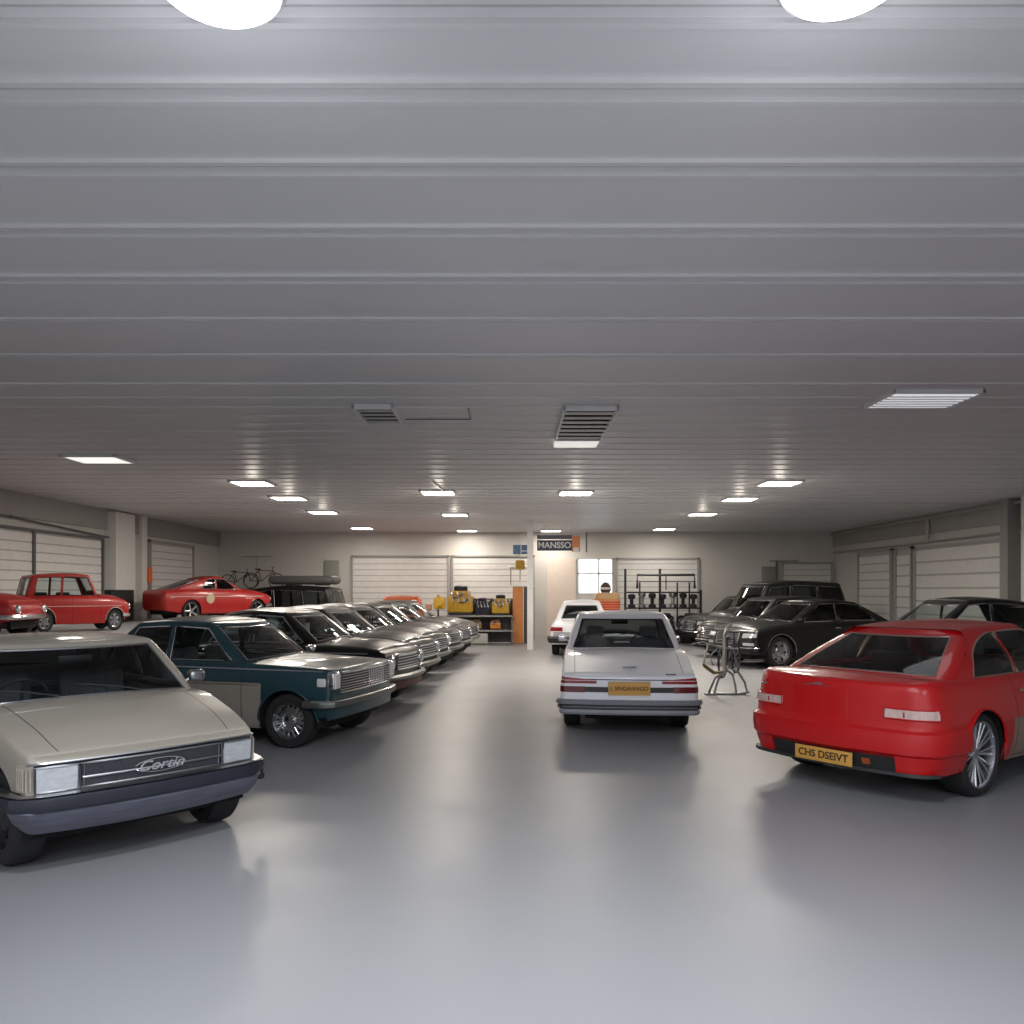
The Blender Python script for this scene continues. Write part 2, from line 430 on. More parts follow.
    for i in range(len(caps)-1):
        a, b = caps[i][-1], caps[i+1][-1]
        def rs(p):
            e = sstep(0, .3, min(p.x-xr0, xr1-p.x)); return [Vector((p.x, max(p.y, 0)*v, p.z+.03*e*(1-v*v))) for v in (1,.8,.5,0,-.5,-.8,-1)]
        roofp.grid([rs(a), rs(b)], P1)
    body.build('body', root)
    if S['trunk'] and trunk.f: trunk.build('trunk_lid', root)
    hood.build('hood', root)
    roofp.build('roof', root, 40)
    for (a, b, sg), d in doors.items():
        do = d.build('door', root)
        if lod == 0:
            hz = cr(S['belt'], a)-.13; p = surf((a+.12, wside(a+.12), 0, 1), hz, .014); hm = MB()
            hm.rbox((p.x+.04, p.y*sg, p.z), (.14, .02, .022), S['trim'], .008); hm.build('door_handle', do)
    names = {'f': 'windshield', 'r': 'rear_window', 'w': 'side_window'}
    for key, L in wins.items():
        g = MB()
        for A, B in L: g.grid([A, B], S['glass'])
        go = g.build(names[key[0][0]], root); tm = MB()
        if lod < 2:
            r_ = S.get('trim_r', .009)
            if key[0][0] == 'w':
                E = trims[(key[0], key[1])]; tm.tube(E['lo'] + list(reversed(E['hi'])), r_, S['trim'], 5, closed=True)
            else:
                E1, E2 = trims[(key[0], 1)], trims[(key[0], -1)]
                loop = (E1['lo'] + list(reversed(E1['hi'])) + E2['hi'] + list(reversed(E2['lo']))) if key[0] == 'r' else (list(reversed(E1['lo'])) + E1['hi'] + list(reversed(E2['hi'])) + E2['lo'])
                cl = [loop[0]]
                for p in loop[1:]:
                    if (p-cl[-1]).length > 1e-3: cl.append(p)
                tm.tube(cl, r_, S.get('trim_fr', S['trim']), 5, closed=True)
            tm.build('window_trim', go)
            if key[0] == 'f' and lod == 0:
                for yy in (.30, -.25):
                    wm = MB(); q0 = Vector((S['xa']-.0, yy, deck(S['xa'], yy)+.02)); q1 = Vector((S['xa']-.13, yy-.42, deck(S['xa'], yy)+.085))
                    wm.tube([q0, (q0+q1)/2+Vector((0.01,0,.01)), q1], .006, BLACK, 5); wm.build('wiper', go)
    # ---- underbody, wheel wells
    ub = MB(); xf_, xr_ = S['xf']-.22, S['xr']+.22; yi = W-.30
    ub.box(((xf_+xr_)/2, 0, .32), (xf_-xr_, 2*yi, .24), GAP)
    ub.box(((S['fx']+S['rx'])/2, 0, .29), (S['fx']-S['rx']-2*aR-.02, 2*W-.16, .16), GAP)
    for ax in (S['fx'], S['rx']):
        for sg in (1, -1):
            na = 14; A = []; B = []
            for k in range(na+1):
                th = k*PI/na; x_, z_ = ax-aR*math.cos(th), min(S['R']+aR*math.sin(th), cr(S['belt'], ax)-.03)
                A.append(Vector((x_, (wside(x_)-.03)*sg, z_))); B.append(Vector((x_, yi*sg, z_)))
            A = [Vector((A[0].x, A[0].y, .22))]+A+[Vector((A[-1].x, A[-1].y, .22))]; B = [Vector((B[0].x, B[0].y, .22))]+B+[Vector((B[-1].x, B[-1].y, .22))]
            ub.grid([A, B], GAP); ub.quad(B, GAP)
    ub.build('underbody', root)
    if S['arch_trim']:
        for ax in (S['fx'], S['rx']):
            for sg in (1, -1):
                am = MB(); pts = []
                for k in range(19):
                    th = k*PI/18; x_, z_ = ax-(aR-.002)*math.cos(th), S['R']+(aR-.002)*math.sin(th)
                    q = surf((x_, wside(x_), 0, 1), z_, .004); pts.append(Vector((q.x, q.y*sg, q.z)))
                am.tube(pts, S.get('arch_r', .012), S['arch_trim'], 6); am.build('wheel_arch_trim', root)
    # ---- wheels
    tb, rb = wheel(S['R'], S['tw'], S['wheel'], lod)
    t0 = None
    for ax in (S['fx'], S['rx']):
        for sg in (1, -1):
            if t0 is None:
                t0 = tb.build('wheel', root); r0 = rb.build('rim', t0); wo = t0
            else: wo = copy_tree(t0, root)
            wo.location = (ax, (wside(ax)-S['tw']/2-.035)*sg, S['R']); wo.rotation_euler.z = 0 if sg > 0 else PI
    # ---- cabin
    if S['interior']:
        it = MB(); yi = S['wb']-.06; x0, x1 = S['xd']+.12, S['xa']-.08; zt = min(cr(S['belt'], 0), cr(S['belt'], S['xd']))-.02
        it.box(((x0+x1)/2, 0, .42), (x1-x0, 2*yi, .04), INTER)
        for sg in (1, -1): it.box(((x0+x1)/2, sg*(yi), (.42+zt)/2), (x1-x0, .03, zt-.42), INTER)
        it.box((x0+.2, 0, zt-.01), (.45, 2*yi, .03), INTER); it.box((x0, 0, (.42+zt)/2), (.03, 2*yi, zt-.42), INTER)
        zr_ = cr(S['roof'], (S['xb']+S['xc'])/2)-.035
        it.box(((S['xb']+S['xc'])/2, 0, zr_), (S['xb']-S['xc']-.2, 2*S['wt']-.16, .012), mat('headliner', (.42,.41,.39), .9))
        it.build('interior', root)
        db = MB(); db.rbox((x1-.14, 0, zt-.08), (.34, 2*yi-.04, .20), INTER, .06); db.build('dashboard', root)
        fz = zt-.47
        def seat(x, y, wd, nm, hr):
            m = MB(); m.rbox((x+.05, y, fz+.04), (.5, wd, .16), SEATM, .05)
            bh = S.get('bench_h', .58) if wd > 1 else .58
            Mx = Matrix.Translation((x-.2, y, fz+.04+bh/2)) @ Matrix.Rotation(-.2, 4, 'Y')
            m.rbox((0,0,0), (.12, wd, bh), SEATM, .05, M=Mx)
            if lod == 0:
                n = int(wd/.09)
                for k in range(n): m.tube([Mx @ Vector((.062, -wd/2+.06+k*(wd-.12)/max(1,n-1), -.2)), Mx @ Vector((.062, -wd/2+.06+k*(wd-.12)/max(1,n-1), .22))], .008, SEATM, 5)
            so = m.build(nm, root); bh_ = bh
            for yy in hr:
                h = MB(); h.rbox((x-.27, y+yy, fz+.12+bh_), (.09, .24, .15), SEATM, .04); h.build('headrest', so)
        cx_ = S.get('seat_x', -.15)
        seat(cx_, .36, .50, 'seat', (0,) if S.get('headrests') else ()); seat(cx_, -.36, .50, 'seat', (0,) if S.get('headrests') else ())
        seat(cx_-.78, 0, 1.2, 'rear_bench', ())
        if lod == 0:
            sw = MB(); sx_ = S['xa']-.52; syy = S.get('steer', -.36); Ms = Matrix.Translation((sx_, syy, zt+.0)) @ Matrix.Rotation(-1.15, 4, 'Y')
            sw.tube([Ms @ Vector((.185*math.cos(k*2*PI/24), .185*math.sin(k*2*PI/24), 0)) for k in range(24)], .013, BLACK, 6, closed=True)
            for a in (0, 2.2, 4.1): sw.tube([Ms @ Vector((0,0,-.03)), Ms @ Vector((.18*math.cos(a), .18*math.sin(a), 0))], .012, BLACK, 6)
            sw.tube([Ms @ Vector((0,0,-.02)), Ms @ Vector((0,0,-.35))], .02, BLACK, 6); sw.build('steering_wheel', root)
            if S.get('mirror_in', True):
                rm = MB(); xx = S['xb']-.02; rm.rbox((xx, 0, cr(S['roof'], xx)-.10), (.03, .24, .06), BLACK, .015); rm.tube([(xx, 0, cr(S['roof'], xx)-.08), (xx+.05, 0, cr(S['roof'], xx)-.01)], .006, BLACK, 5); rm.build('rear_view_mirror', root)
    # ---- tools for the details
    def path(end):
        P = fp if end == 'f' else rp; sd_ = [(x, wside(x), 0, 1.0) for x in (xs if end == 'r' else reversed(xs))]
        return [q for q in P] + sd_
    def at(end, u, z, o=0.0):
        """point and outward direction on the skin, u metres from the middle of the end along the outline (+ = left)"""
        P = path(end); sg = 1 if u >= 0 else -1; u = abs(u); acc = 0
        for i in range(len(P)-1):
            L = math.hypot(P[i+1][0]-P[i][0], P[i+1][1]-P[i][1])
            if acc+L >= u or i == len(P)-2:
                t = (u-acc)/max(L, 1e-6); b = tuple(lerp(P[i][k], P[i+1][k], t) for k in range(4))
                n = math.hypot(b[2], b[3]); b = (b[0], b[1], b[2]/n, b[3]/n)
                p = surf(b, z, o); return Vector((p.x, p.y*sg, p.z)), Vector((b[2], b[3]*sg, 0))
            acc += L
    def patch(nm, end, u0, u1, z0, z1, m, o=.006, th=.02, parent=None, n=None, slant=0, mb=None):
        """a slab lying on the skin; z0/z1 may be pairs (at u0, at u1)"""
        z0 = z0 if isinstance(z0, tuple) else (z0, z0); z1 = z1 if isinstance(z1, tuple) else (z1, z1)
        n = n or max(2, int(abs(u1-u0)/.06)); g = mb or MB(); F = []; B = []
        for i in range(n+1):
            t = i/n; u = lerp(u0, u1, t); za, zb_ = lerp(z0[0], z0[1], t), lerp(z1[0], z1[1], t); c = []; d = []
            for k in range(4):
                zz = lerp(za, zb_, k/3); c.append(at(end, u, zz, o)[0]); d.append(at(end, u, zz, o-th)[0])
            F.append(c); B.append(d)
        g.grid(F, m); g.grid(B, m)
        g.grid([[r[0] for r in F], [r[0] for r in B]], m); g.grid([[r[-1] for r in F], [r[-1] for r in B]], m)
        g.grid([F[0], B[0]], m); g.grid([F[-1], B[-1]], m)
        return g if mb else g.build(nm, parent or root)
    def rim_tube(nm, end, u0, u1, z0, z1, r, m, o=.01, parent=None):
        n = max(2, int(abs(u1-u0)/.06)); g = MB()
        pts = [at(end, lerp(u0, u1, i/n), z0, o)[0] for i in range(n+1)] + [at(end, lerp(u1, u0, i/n), z1, o)[0] for i in range(n+1)]
        g.tube(pts, r, m, 6, closed=True); return g.build(nm, parent or root)
    def line(nm, end, u0, u1, z, r, m, o=.01, parent=None, z2=None):
        n = max(2, int(abs(u1-u0)/.06)); g = MB(); z2 = z if z2 is None else z2
        g.tube([at(end, lerp(u0, u1, i/n), lerp(z, z2, i/n), o)[0] for i in range(n+1)], r, m, 6); return g.build(nm, parent or root)
    def bumper(nm, end, sec, out, umax, m, mf=None, parent=None, smile=0):
        """sweep a section of (offset, z) along the end of the car"""
        n = 28 if lod == 0 else 10; g = MB(); rows_ = []
        for i in range(n+1):
            u = lerp(-umax, umax, i/n); zz = .5
            p, nn = at(end, u, (cr(S['sill'], S['xf'])+.15), 0)
            rows_.append([Vector((p.x+nn.x*(out+o_), p.y+nn.y*(out+o_), z_+smile*(abs(u)/umax)**2)) for o_, z_ in sec])
        g.grid(rows_, m, closed_u=True, mfun=(lambda i, j: mf(j)) if mf else None)
        g.quad(rows_[0], m); g.quad(list(reversed(rows_[-1])), m)
        return g.build(nm, parent or root)
    def round_lamp(nm, end, u, z, r, o=.01, m=LENS, ring_m=CHROME, depth=.03):
        p, nn = at(end, u, z, 0); nn = Vector((1 if end == 'f' else -1, 0, 0)); Mx = Matrix.Translation(p+nn*o) @ nn.to_track_quat('Z', 'Y').to_matrix().to_4x4()
        a = MB(); a.lathe([(r*1.18, -depth), (r*1.18, .005), (r*1.1, .018), (r, .012)], ring_m, Mx, 20 if lod == 0 else 12); ro = a.build(nm, root)
        b = MB(); b.lathe([(r*1.0, .012), (r*.7, .026), (r*.3, .034), (.001, .036)], m, Mx, 20 if lod == 0 else 12); b.build('lens', ro); return ro
    def side_strip(x0, x1, z, hgt, m, nm='side_trim', o=.006, z2=None):
        z2 = z if z2 is None else z2
        for sg in (1, -1):
            g = MB(); n = max(2, int((x1-x0)/.1)); F = []
            for i in range(n+1):
                x_ = lerp(x0, x1, i/n); zc = lerp(z, z2, i/n); F.append([Vector((q.x, q.y*sg, q.z)) for q in (surf((x_, wside(x_), 0, 1), zc-hgt/2, -.005), surf((x_, wside(x_), 0, 1), zc-hgt/2, o), surf((x_, wside(x_), 0, 1), zc+hgt/2, o), surf((x_, wside(x_), 0, 1), zc+hgt/2, -.005))])
            g.grid(F, m, closed_u=True); g.build(nm, root)
    def mirror(x, z, m, sides=(1,-1), sz=(.09,.13,.095)):
        for sg in sides:
            yb = wbx(x)+.0; g = MB(); g.tube([(x, sg*(yb-.01), z-.06), (x+.01, sg*(yb+.05), z-.02)], .014, m, 6)
            g.rbox((x+.01, sg*(yb+.10), z), sz, m, .03); mo = g.build('side_mirror', root)
            q = MB(); q.rbox((x+.01-sz[0]/2-.001, sg*(yb+.10), z), (.006, sz[1]-.03, sz[2]-.03), CHROME, .002); q.build('mirror_glass', mo)
    def plate(end, u, z, w_, h_, s, m=PLATE, o=.02, fs=None, ink=INK, surround=None):
        p, nn = at(end, u, z, o); sg = 1 if end == 'f' else -1; g = MB(); g.rbox((p.x+sg*.004, p.y, z), (.012, w_, h_), m, .003)
        po = g.build('license_plate', root)
        if surround:
            q = MB(); X = p.x+sg*.006
            q.tube([(X, p.y-w_/2, z-h_/2), (X, p.y+w_/2, z-h_/2), (X, p.y+w_/2, z+h_/2), (X, p.y-w_/2, z+h_/2)], .006, surround, 5, closed=True); q.build('plate_frame', po)
        text('lettering', s, fs or h_*.62, ink, po, (p.x+sg*.012, p.y, z), (sg, 0), .001); return po
    T = dict(at=at, patch=patch, rim_tube=rim_tube, line=line, bumper=bumper, round_lamp=round_lamp, side_strip=side_strip, mirror=mirror, plate=plate, deck=deck, surf=surf, wside=wside, S=S, root=root, ytop=ytop, G=G)
    return root, T
def place_axle(root, S, ax, pos, yaw, z=0):
    """stand the car so that the axle at local x = ax lies over pos"""
    f = Vector((math.cos(yaw), math.sin(yaw))); root.location = (pos[0]-f.x*ax, pos[1]-f.y*ax, z); root.rotation_euler.z = yaw




# ------------------------------------------------------------------ the setting
XL, XR, YB, YF = -10.15, 11.15, -8.0, 27.6
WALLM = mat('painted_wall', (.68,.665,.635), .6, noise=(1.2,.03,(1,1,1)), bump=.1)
FASCIA = mat('grey_fascia', (.36,.35,.34), .6)
SHUT = mat('shutter_panel', (.80,.79,.77), .45)
FRAME = mat('dark_frame', (.12,.12,.125), .5)
def floor_mat():
    m = mat('epoxy_floor', (.285,.29,.305), .3, noise=(.7,.03,(1,1,1)))
    nt = m.node_tree; b = nt.nodes['Principled BSDF']
    tc = nt.nodes.new('ShaderNodeTexCoord'); n = nt.nodes.new('ShaderNodeTexNoise'); n.inputs['Scale'].default_value = 1.5; n.inputs['Detail'].default_value = 6
    nt.links.new(tc.outputs['Object'], n.inputs['Vector'])
    r = nt.nodes.new('ShaderNodeMapRange'); r.inputs[3].default_value = .32; r.inputs[4].default_value = .46
    nt.links.new(n.outputs['Fac'], r.inputs[0]); nt.links.new(r.outputs[0], b.inputs['Roughness']); return m
f = MB(); f.box(((XL+XR)/2, (YB+YF)/2, -.1), (XR-XL+.6, YF-YB+.6, .2), floor_mat()); struct(f.build('floor'))
CEIL = mat('ceiling_panel', (.72,.715,.73), .42, noise=(.5,.04,(1,1,1)))
c = MB(); c.box(((XL+XR)/2, (YB+YF)/2, H+.1), (XR-XL+.6, YF-YB+.6, .2), CEIL)
def rib(y, wd, dp): c.box(((XL+XR)/2, y, H-dp/2+.002), (XR-XL, wd, dp), CEIL)
for py in (8, 90, 167, 230, 278):
    d = 1600/(590-py)
    for k, (wd, dp) in enumerate(((.03,.022),(.035,.012),(.03,.022))): rib(d+(k-1)*.06, wd, dp)
for py in (318, 354, 383):
    d = 1600/(590-py); rib(d, .035, .016); rib(d+.07, .02, .01)
y = 8.3
while y < YF-.1:
    rib(y, .03 if y < 10 else .06, .010 if y < 10 else .014); y += .44 if y < 12 else .52
for y in (2.1, 1.4, .7, 0, -.7, -1.6, -2.5, -3.5, -4.5, -5.5, -6.5): rib(y, .1, .014)
struct(c.build('ceiling', sharp=20))
def wall(name, boxes, m=WALLM):
    g = MB()
    for c_, d_ in boxes: g.box(c_, d_, m)
    return struct(g.build(name))
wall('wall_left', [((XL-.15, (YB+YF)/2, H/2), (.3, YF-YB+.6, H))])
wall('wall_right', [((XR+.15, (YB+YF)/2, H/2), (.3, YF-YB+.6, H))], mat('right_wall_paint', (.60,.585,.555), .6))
wall('wall_back', [(((XL+XR)/2, YB-.15, H/2), (XR-XL, .3, H))])
wx0, wx1, wz0, wz1 = 2.25, 3.5, 1.55, 2.8
wall('wall_far', [(((XL+wx0)/2, YF+.15, H/2), (wx0-XL, .3, H)), (((XR+wx1)/2, YF+.15, H/2), (XR-wx1, .3, H)),
    (((wx0+wx1)/2, YF+.15, wz0/2), (wx1-wx0, .3, wz0)), (((wx0+wx1)/2, YF+.15, (wz1+H)/2), (wx1-wx0, .3, H-wz1))])
g = MB()
for a in (wx0+.03, (wx0+wx1)/2+.12, wx1-.03): g.box((a, YF+.02, (wz0+wz1)/2), (.05, .06, wz1-wz0), SHUT)
for a in (wz0+.02, wz0+.72, wz1-.02): g.box(((wx0+wx1)/2, YF+.02, a), (wx1-wx0, .06, .05), SHUT)
wf = struct(g.build('window_1')); g = MB(); g.box(((wx0+wx1)/2, YF+.03, (wz0+wz1)/2), (wx1-wx0-.05, .01, wz1-wz0-.05), GLASS); g.build('pane', wf)
# grey fascia bands below the ceiling
struct_f = lambda n, c_, d_, m=FASCIA: wall(n, [(c_, d_)], m)
struct_f('trim_1', (XL+.04, (YB+YF)/2, 3.45), (.08, YF-YB, .5)); struct_f('trim_2', (XR-.04, (YB+YF)/2, 3.45), (.08, YF-YB, .5))
def shutter(name, p0, p1, z0, z1, inward, rib=.2, frame=SHUT, split=()):
    """ribbed roller shutter on the wall between the points p0 and p1"""
    g = MB(); a = Vector((p0[0], p0[1], 0)); b = Vector((p1[0], p1[1], 0)); t = (b-a).normalized(); n = Vector((inward[0], inward[1], 0)); L = (b-a).length
    rz = math.atan2(t.y, t.x); mid = (a+b)/2
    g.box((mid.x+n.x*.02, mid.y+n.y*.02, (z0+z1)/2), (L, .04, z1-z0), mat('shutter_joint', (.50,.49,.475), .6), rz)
    z = z0+rib/2
    while z < z1-.02:
        g.box((mid.x+n.x*.045, mid.y+n.y*.045, z), (L-.04, .018, rib*.86), SHUT, rz); z += rib
    o = struct(g.build(name)); fr = MB()
    for q in (a, b): fr.box((q.x+n.x*.05, q.y+n.y*.05, (z0+z1)/2+.03), (.07, .1, z1-z0+.06), frame, rz)
    fr.box((mid.x+n.x*.05, mid.y+n.y*.05, z1+.03), (L+.07, .1, .06), frame, rz)
    for s in split: q = a.lerp(b, s); fr.box((q.x+n.x*.06, q.y+n.y*.06, (z0+z1)/2), (.08, .06, z1-z0), frame, rz)
    fr.build('door_frame', o); return o
LF = mat('light_frame', (.42,.41,.40), .5)
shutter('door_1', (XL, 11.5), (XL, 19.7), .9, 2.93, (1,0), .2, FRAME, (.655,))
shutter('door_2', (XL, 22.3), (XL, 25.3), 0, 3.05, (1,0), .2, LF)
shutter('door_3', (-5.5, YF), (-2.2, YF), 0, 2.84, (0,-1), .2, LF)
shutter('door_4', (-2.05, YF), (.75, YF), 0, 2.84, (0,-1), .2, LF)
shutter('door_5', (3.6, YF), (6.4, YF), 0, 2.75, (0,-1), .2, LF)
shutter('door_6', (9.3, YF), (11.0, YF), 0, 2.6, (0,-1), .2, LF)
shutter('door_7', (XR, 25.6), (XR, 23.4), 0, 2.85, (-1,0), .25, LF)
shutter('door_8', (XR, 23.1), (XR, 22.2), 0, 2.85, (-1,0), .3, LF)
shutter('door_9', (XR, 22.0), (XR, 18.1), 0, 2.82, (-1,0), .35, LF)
wall('trim_3', [((1.7, YF-.04, 1.4), (1.0, .08, 2.8))], mat('cream_panel', (.80,.70,.62), .6))
wall('trim_4', [((XL+.08, 21.75, H/2), (.16, .3, H))], SHUT)                                # column on the left wall
wall('trim_5', [((.52, 22.9, H/2), (.17, .17, H))], SHUT)                                   # slim post in the middle of the hall
wall('trim_6', [((XR-.18, 17.55, H/2), (.36, .26, H))], mat('grey_column', (.30,.295,.285), .6))
wall('trim_7', [((XR-.30, 16.9, H/2), (.12, .12, H))], WALLM)
wall('trim_8', [((XL+.15, 20.4, 2.68), (.30, 1.0, 1.95))], SHUT)
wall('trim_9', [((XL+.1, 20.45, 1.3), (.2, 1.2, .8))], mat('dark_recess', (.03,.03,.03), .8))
PLAT = .90
wall('trim_10', [((-8.35, 17.6, PLAT/2), (3.6, 10.6, PLAT))], mat('raised_deck', (.36,.36,.37), .45))
# conduits
def pipe(name, pts, r, m, label, cat, group=None):
    g = MB(); g.tube(pts, r, m, 8)
    for p in pts[1:-1]: g.tube([Vector(p)+Vector((0,0,-.03)), Vector(p)+Vector((0,0,.03))], r*1.5, m, 8)
    return tag(g.build(name), label, cat, group)
PIPE = mat('pipe_metal', (.45,.44,.42), .45, .3)
pipe('conduit_pipe', [(XR-.2, 10, 3.60), (XR-.2, 19, 3.60), (XR-.2, 27.5, 3.60)], .035, PIPE, 'long grey conduit running under the ceiling edge of the right wall', 'pipe')
pipe('conduit_pipe', [(XR-.1, 10, 2.98), (XR-.1, 20, 2.98), (XR-.1, 27.5, 2.98)], .03, PIPE, 'long grey rail just above the white shutters of the right wall', 'pipe')
pipe('conduit_pipe', [(XR-.14, 21.2, 3.02), (XR-.14, 21.2, 3.35), (XR-.14, 21.2, 3.55)], .05, PIPE, 'short upright pipe between the two conduits on the right wall', 'pipe')
pipe('conduit_pipe', [(XL+.12, 12, 3.2), (XL+.12, 16, 3.17), (XL+.12, 20.1, 3.0)], .022, FRAME, 'thin dark cable sagging above the shutters of the left wall', 'cable')

# ------------------------------------------------------------------ lamps and vents of the ceiling
def bulb(name, color, s): return mat(name, (.9,.9,.9), .5, emit=color, estr=s)
LW, LC = bulb('warm_diffuser', (1,.93,.82), 14), bulb('cool_diffuser', (.97,.98,1), 5)
RIM = mat('lamp_rim', (.75,.75,.76), .4)
def dome(x, y, label):
    r = empty('ceiling_lamp', (x, y, H), label=label, cat='ceiling light', group='round ceiling lamps')
    a = MB(); a.lathe([(.22,0),(.22,-.03),(.205,-.05),(.19,-.05)], RIM, n=36); a.build('lamp_rim', r)
    b = MB(); b.lathe([(.20,-.035),(.185,-.065),(.13,-.095),(.06,-.108),(.001,-.11)], LC, n=36); b.build('diffuser', r)
    area('lamp_light', x, y, H-.13, .3, .3, DOME_W, COOL); bulb_light('lamp_glow', x, y, H-.55, .12, 5, COOL); return r
def troffer(x, y, wx, wy, label, group, power, color, glow=LW, slats=False):
    r = empty('ceiling_light', (x, y, H), label=label, cat='ceiling light', group=group)
    a = MB()
    for s in (-1, 1):
        a.rbox((s*(wx/2+.02), 0, -.02), (.04, wy+.08, .05), RIM, .01); a.rbox((0, s*(wy/2+.02), -.02), (wx+.08, .04, .05), RIM, .01)
    a.build('light_frame', r)
    b = MB(); b.rbox((0,0,-.025), (wx, wy, .03), glow, .01); b.build('diffuser', r)
    if slats:
        for k in range(5):
            q = MB(); q.box((0, -wy/2+(k+1)*wy/6, -.045), (wx, .02, .012), RIM); q.build('louvre', r)
    area('lamp_light', x, y, H-.08, wx, wy, power, color)
    if power > 30: bulb_light('lamp_glow', x, y, H-.32, .08, 5, color)
    return r

dome(-.95, 2.575, 'round white dome lamp, the one above the old cars side'); dome(1.06, 2.54, 'round white dome lamp, the one above the red coupe side')
names = ['first', 'second', 'third', 'fourth']
for x0, ys, lab, gname in ((-4.8, (14.8, 17.2, 20.3, 25.6), 'over the dark car row', 'lights over the dark car row'), (-1.5, (16.2, 21.0, 26.6), 'over the aisle beside the dark row', 'lights over the middle aisle'),
        (1.3, (16.3, 26.6), 'over the white sedan side of the aisle', 'lights over the middle aisle'), (4.95, (14.8, 17.4, 20.8, 26.0), 'over the black limousines', 'lights over the black limousines')):
    for k, yy in enumerate(ys):
        troffer(x0, yy, .62, .62, '%s glowing ceiling light %s, counted from the camera' % (names[k], lab), gname, ROW_W if yy < 25 else 20, WARM)
troffer(-6.25, 12.1, .75, .6, 'square lit ceiling panel nearest the left wall shutters', 'square ceiling panels', 14, WARM, bulb('soft_diffuser', (1,.97,.9), .75))
troffer(4.25, 8.3, .85, .62, 'pale slatted square ceiling panel above the red coupe', 'square ceiling panels', 1.2, COOL, bulb('pale_panel_glow', (.95,.97,1), .45), True)  # unlit panel: faint emission and light added for its pale look
for (yy, px) in ((-1.5, -5), (-1.5, 0), (-1.5, 5), (-5.5, -5), (-5.5, 0), (-5.5, 5)):  # unseen fill lights added behind the camera to brighten the hall
    area('rear_fill_light', px, yy, H-.05, 2.6, 1.8, REAR_W, COOL)
# ------------------------------------------------------------------ paints
BEIGE = paint('beige_paint', (.40,.365,.305), .38, .5)
TEAL = paint('teal_paint', (.012,.050,.066), .35, .5)
TAN = paint('tan_paint', (.33,.30,.26), .35, .5)
WHITE = paint('white_paint', (.86,.87,.91), .4, .45)
RED = paint('red_paint', (.52,.004,.006), .38, .5)
DRED = paint('old_red_paint', (.40,.012,.010), .4, .4)
BLACKP = paint('black_paint', (.006,.006,.007), .36, .30, spec=.3)
CHAR = paint('charcoal_paint', (.018,.018,.019), .4, .28, spec=.35)
NAVY = mat('navy_bumper', (.018,.021,.032), .38)
LILAC = mat('grey_valance', (.10,.105,.14), .42, noise=(5,.25,(.4,1,14)))
MESH = mat('grille_mesh', (.05,.052,.062), .45, .4, noise=(160,.45,(1,1,1)))
R_ = math.radians

# ------------------------------------------------------------------ beige sedan, front at the left of the picture
fx = 1.28
S = dict(xf=fx+.56, xr=-2.2, fx=fx, rx=-1.22, W=.81, wheel='dark', R=.30, tw=.19, bow_f=.07, rc_f=.07, tap_f=.11, paint=BEIGE, hood_v=.78,
    sill=[(-2.2,.33),(-1,.2),(1,.2),(1.5,.3),(1.9,.34)], belt=[(-2.2,.84),(-1,.92),(.8,.915),(1.4,.83),(1.88,.70)],
    ins_f=[(0,.06),(.25,.02),(.5,.015),(.9,.005),(.96,.012),(1,.05)], crown_f=.035, ins_s=[(0,.06),(.1,.025),(.35,0),(.75,.0),(.93,.008),(.97,.015),(1,.03)],
    xa=fx-.42, xb=fx-.90, xc=-.95, xd=-1.45, wb=.765, wt=.63, bow_w=.10, roof=[(-1.1,1.25),(-.3,1.295),(.5,1.275)], doors=[(-.30,.72),(-1.0,-.29)],
    side=[(-1.2,-.82,'p'),(-1.05,-.78,'w'),(-.32,-.30,'p'),(-.25,-.25,'w'),(.62,.22,'p')], win_f=(.03,.95), pil_f=.985, trim=CHROME, trim_fr=DCHROME, seat_x=-.1)
beige, T = make_car(S, 'sedan_car', 'beige boxy sedan with dark bumper, facing the aisle beside the teal two-tone car', 'car')
place_axle(beige, S, fx, (-2.66, 5.45), R_(-43.5))
P = T['patch']
zg0, zg1 = .525, .672
P('grille_panel', 'f', -.68, .68, zg0-.01, zg1+.012, NAVY, .004, .03)
P('grille', 'f', -.43, .43, zg0+.008, zg1-.002, MESH, .018, .02)
T['rim_tube']('grille_surround', 'f', -.44, .44, zg0+.004, zg1, .007, DCHROME, .024)
T['line']('grille_bar', 'f', -.43, .43, (zg0+zg1)/2-.01, .007, DCHROME, .028)
for k in range(17):
    if k % 16: continue
    g = MB(); u = -.42+k*.0525; a = T['at']('f', u, zg0+.01, .021)[0]; b = T['at']('f', u, zg1-.01, .021)[0]; g.tube([a, b], .0018, DCHROME, 4); g.build('grille_rib', beige)
for sg in (1, -1):
    h = P('headlight', 'f', sg*.455, sg*.665, zg0+.004, zg1-.004, LENS, .022, .03)
    T['rim_tube']('headlight_rim', 'f', sg*.45, sg*.67, zg0, zg1, .007, DCHROME, .026, parent=h)
    q = P('corner_light', 'f', sg*.685, sg*.82, zg0+.0, zg1+.005, BEIGE, .010, .03)
    for k in range(6):
        g = MB(); u = sg*(.695+k*.022); g.tube([T['at']('f', u, zg0+.01, .012)[0], T['at']('f', u, zg1-.01, .012)[0]], .005, BEIGE, 5); g.build('corner_light_rib', q)
T['line']('hood_edge_trim', 'f', -.72, .72, .690, .009, DCHROME, .006)
text('badge', 'Cortin', .085, CHROME, beige, T['at']('f', 0.02, .60, .036)[0], (1,0), .004, .35, sx=1.25)
g = MB(); c0 = T['at']('f', 0.02, .60, .032)[0]; g.tube([(c0.x, c0.y+.155*math.cos(a), c0.z+.042*math.sin(a)) for a in [k*2*PI/24 for k in range(24)]], .004, CHROME, 5, closed=True); g.build('badge_ring', beige)
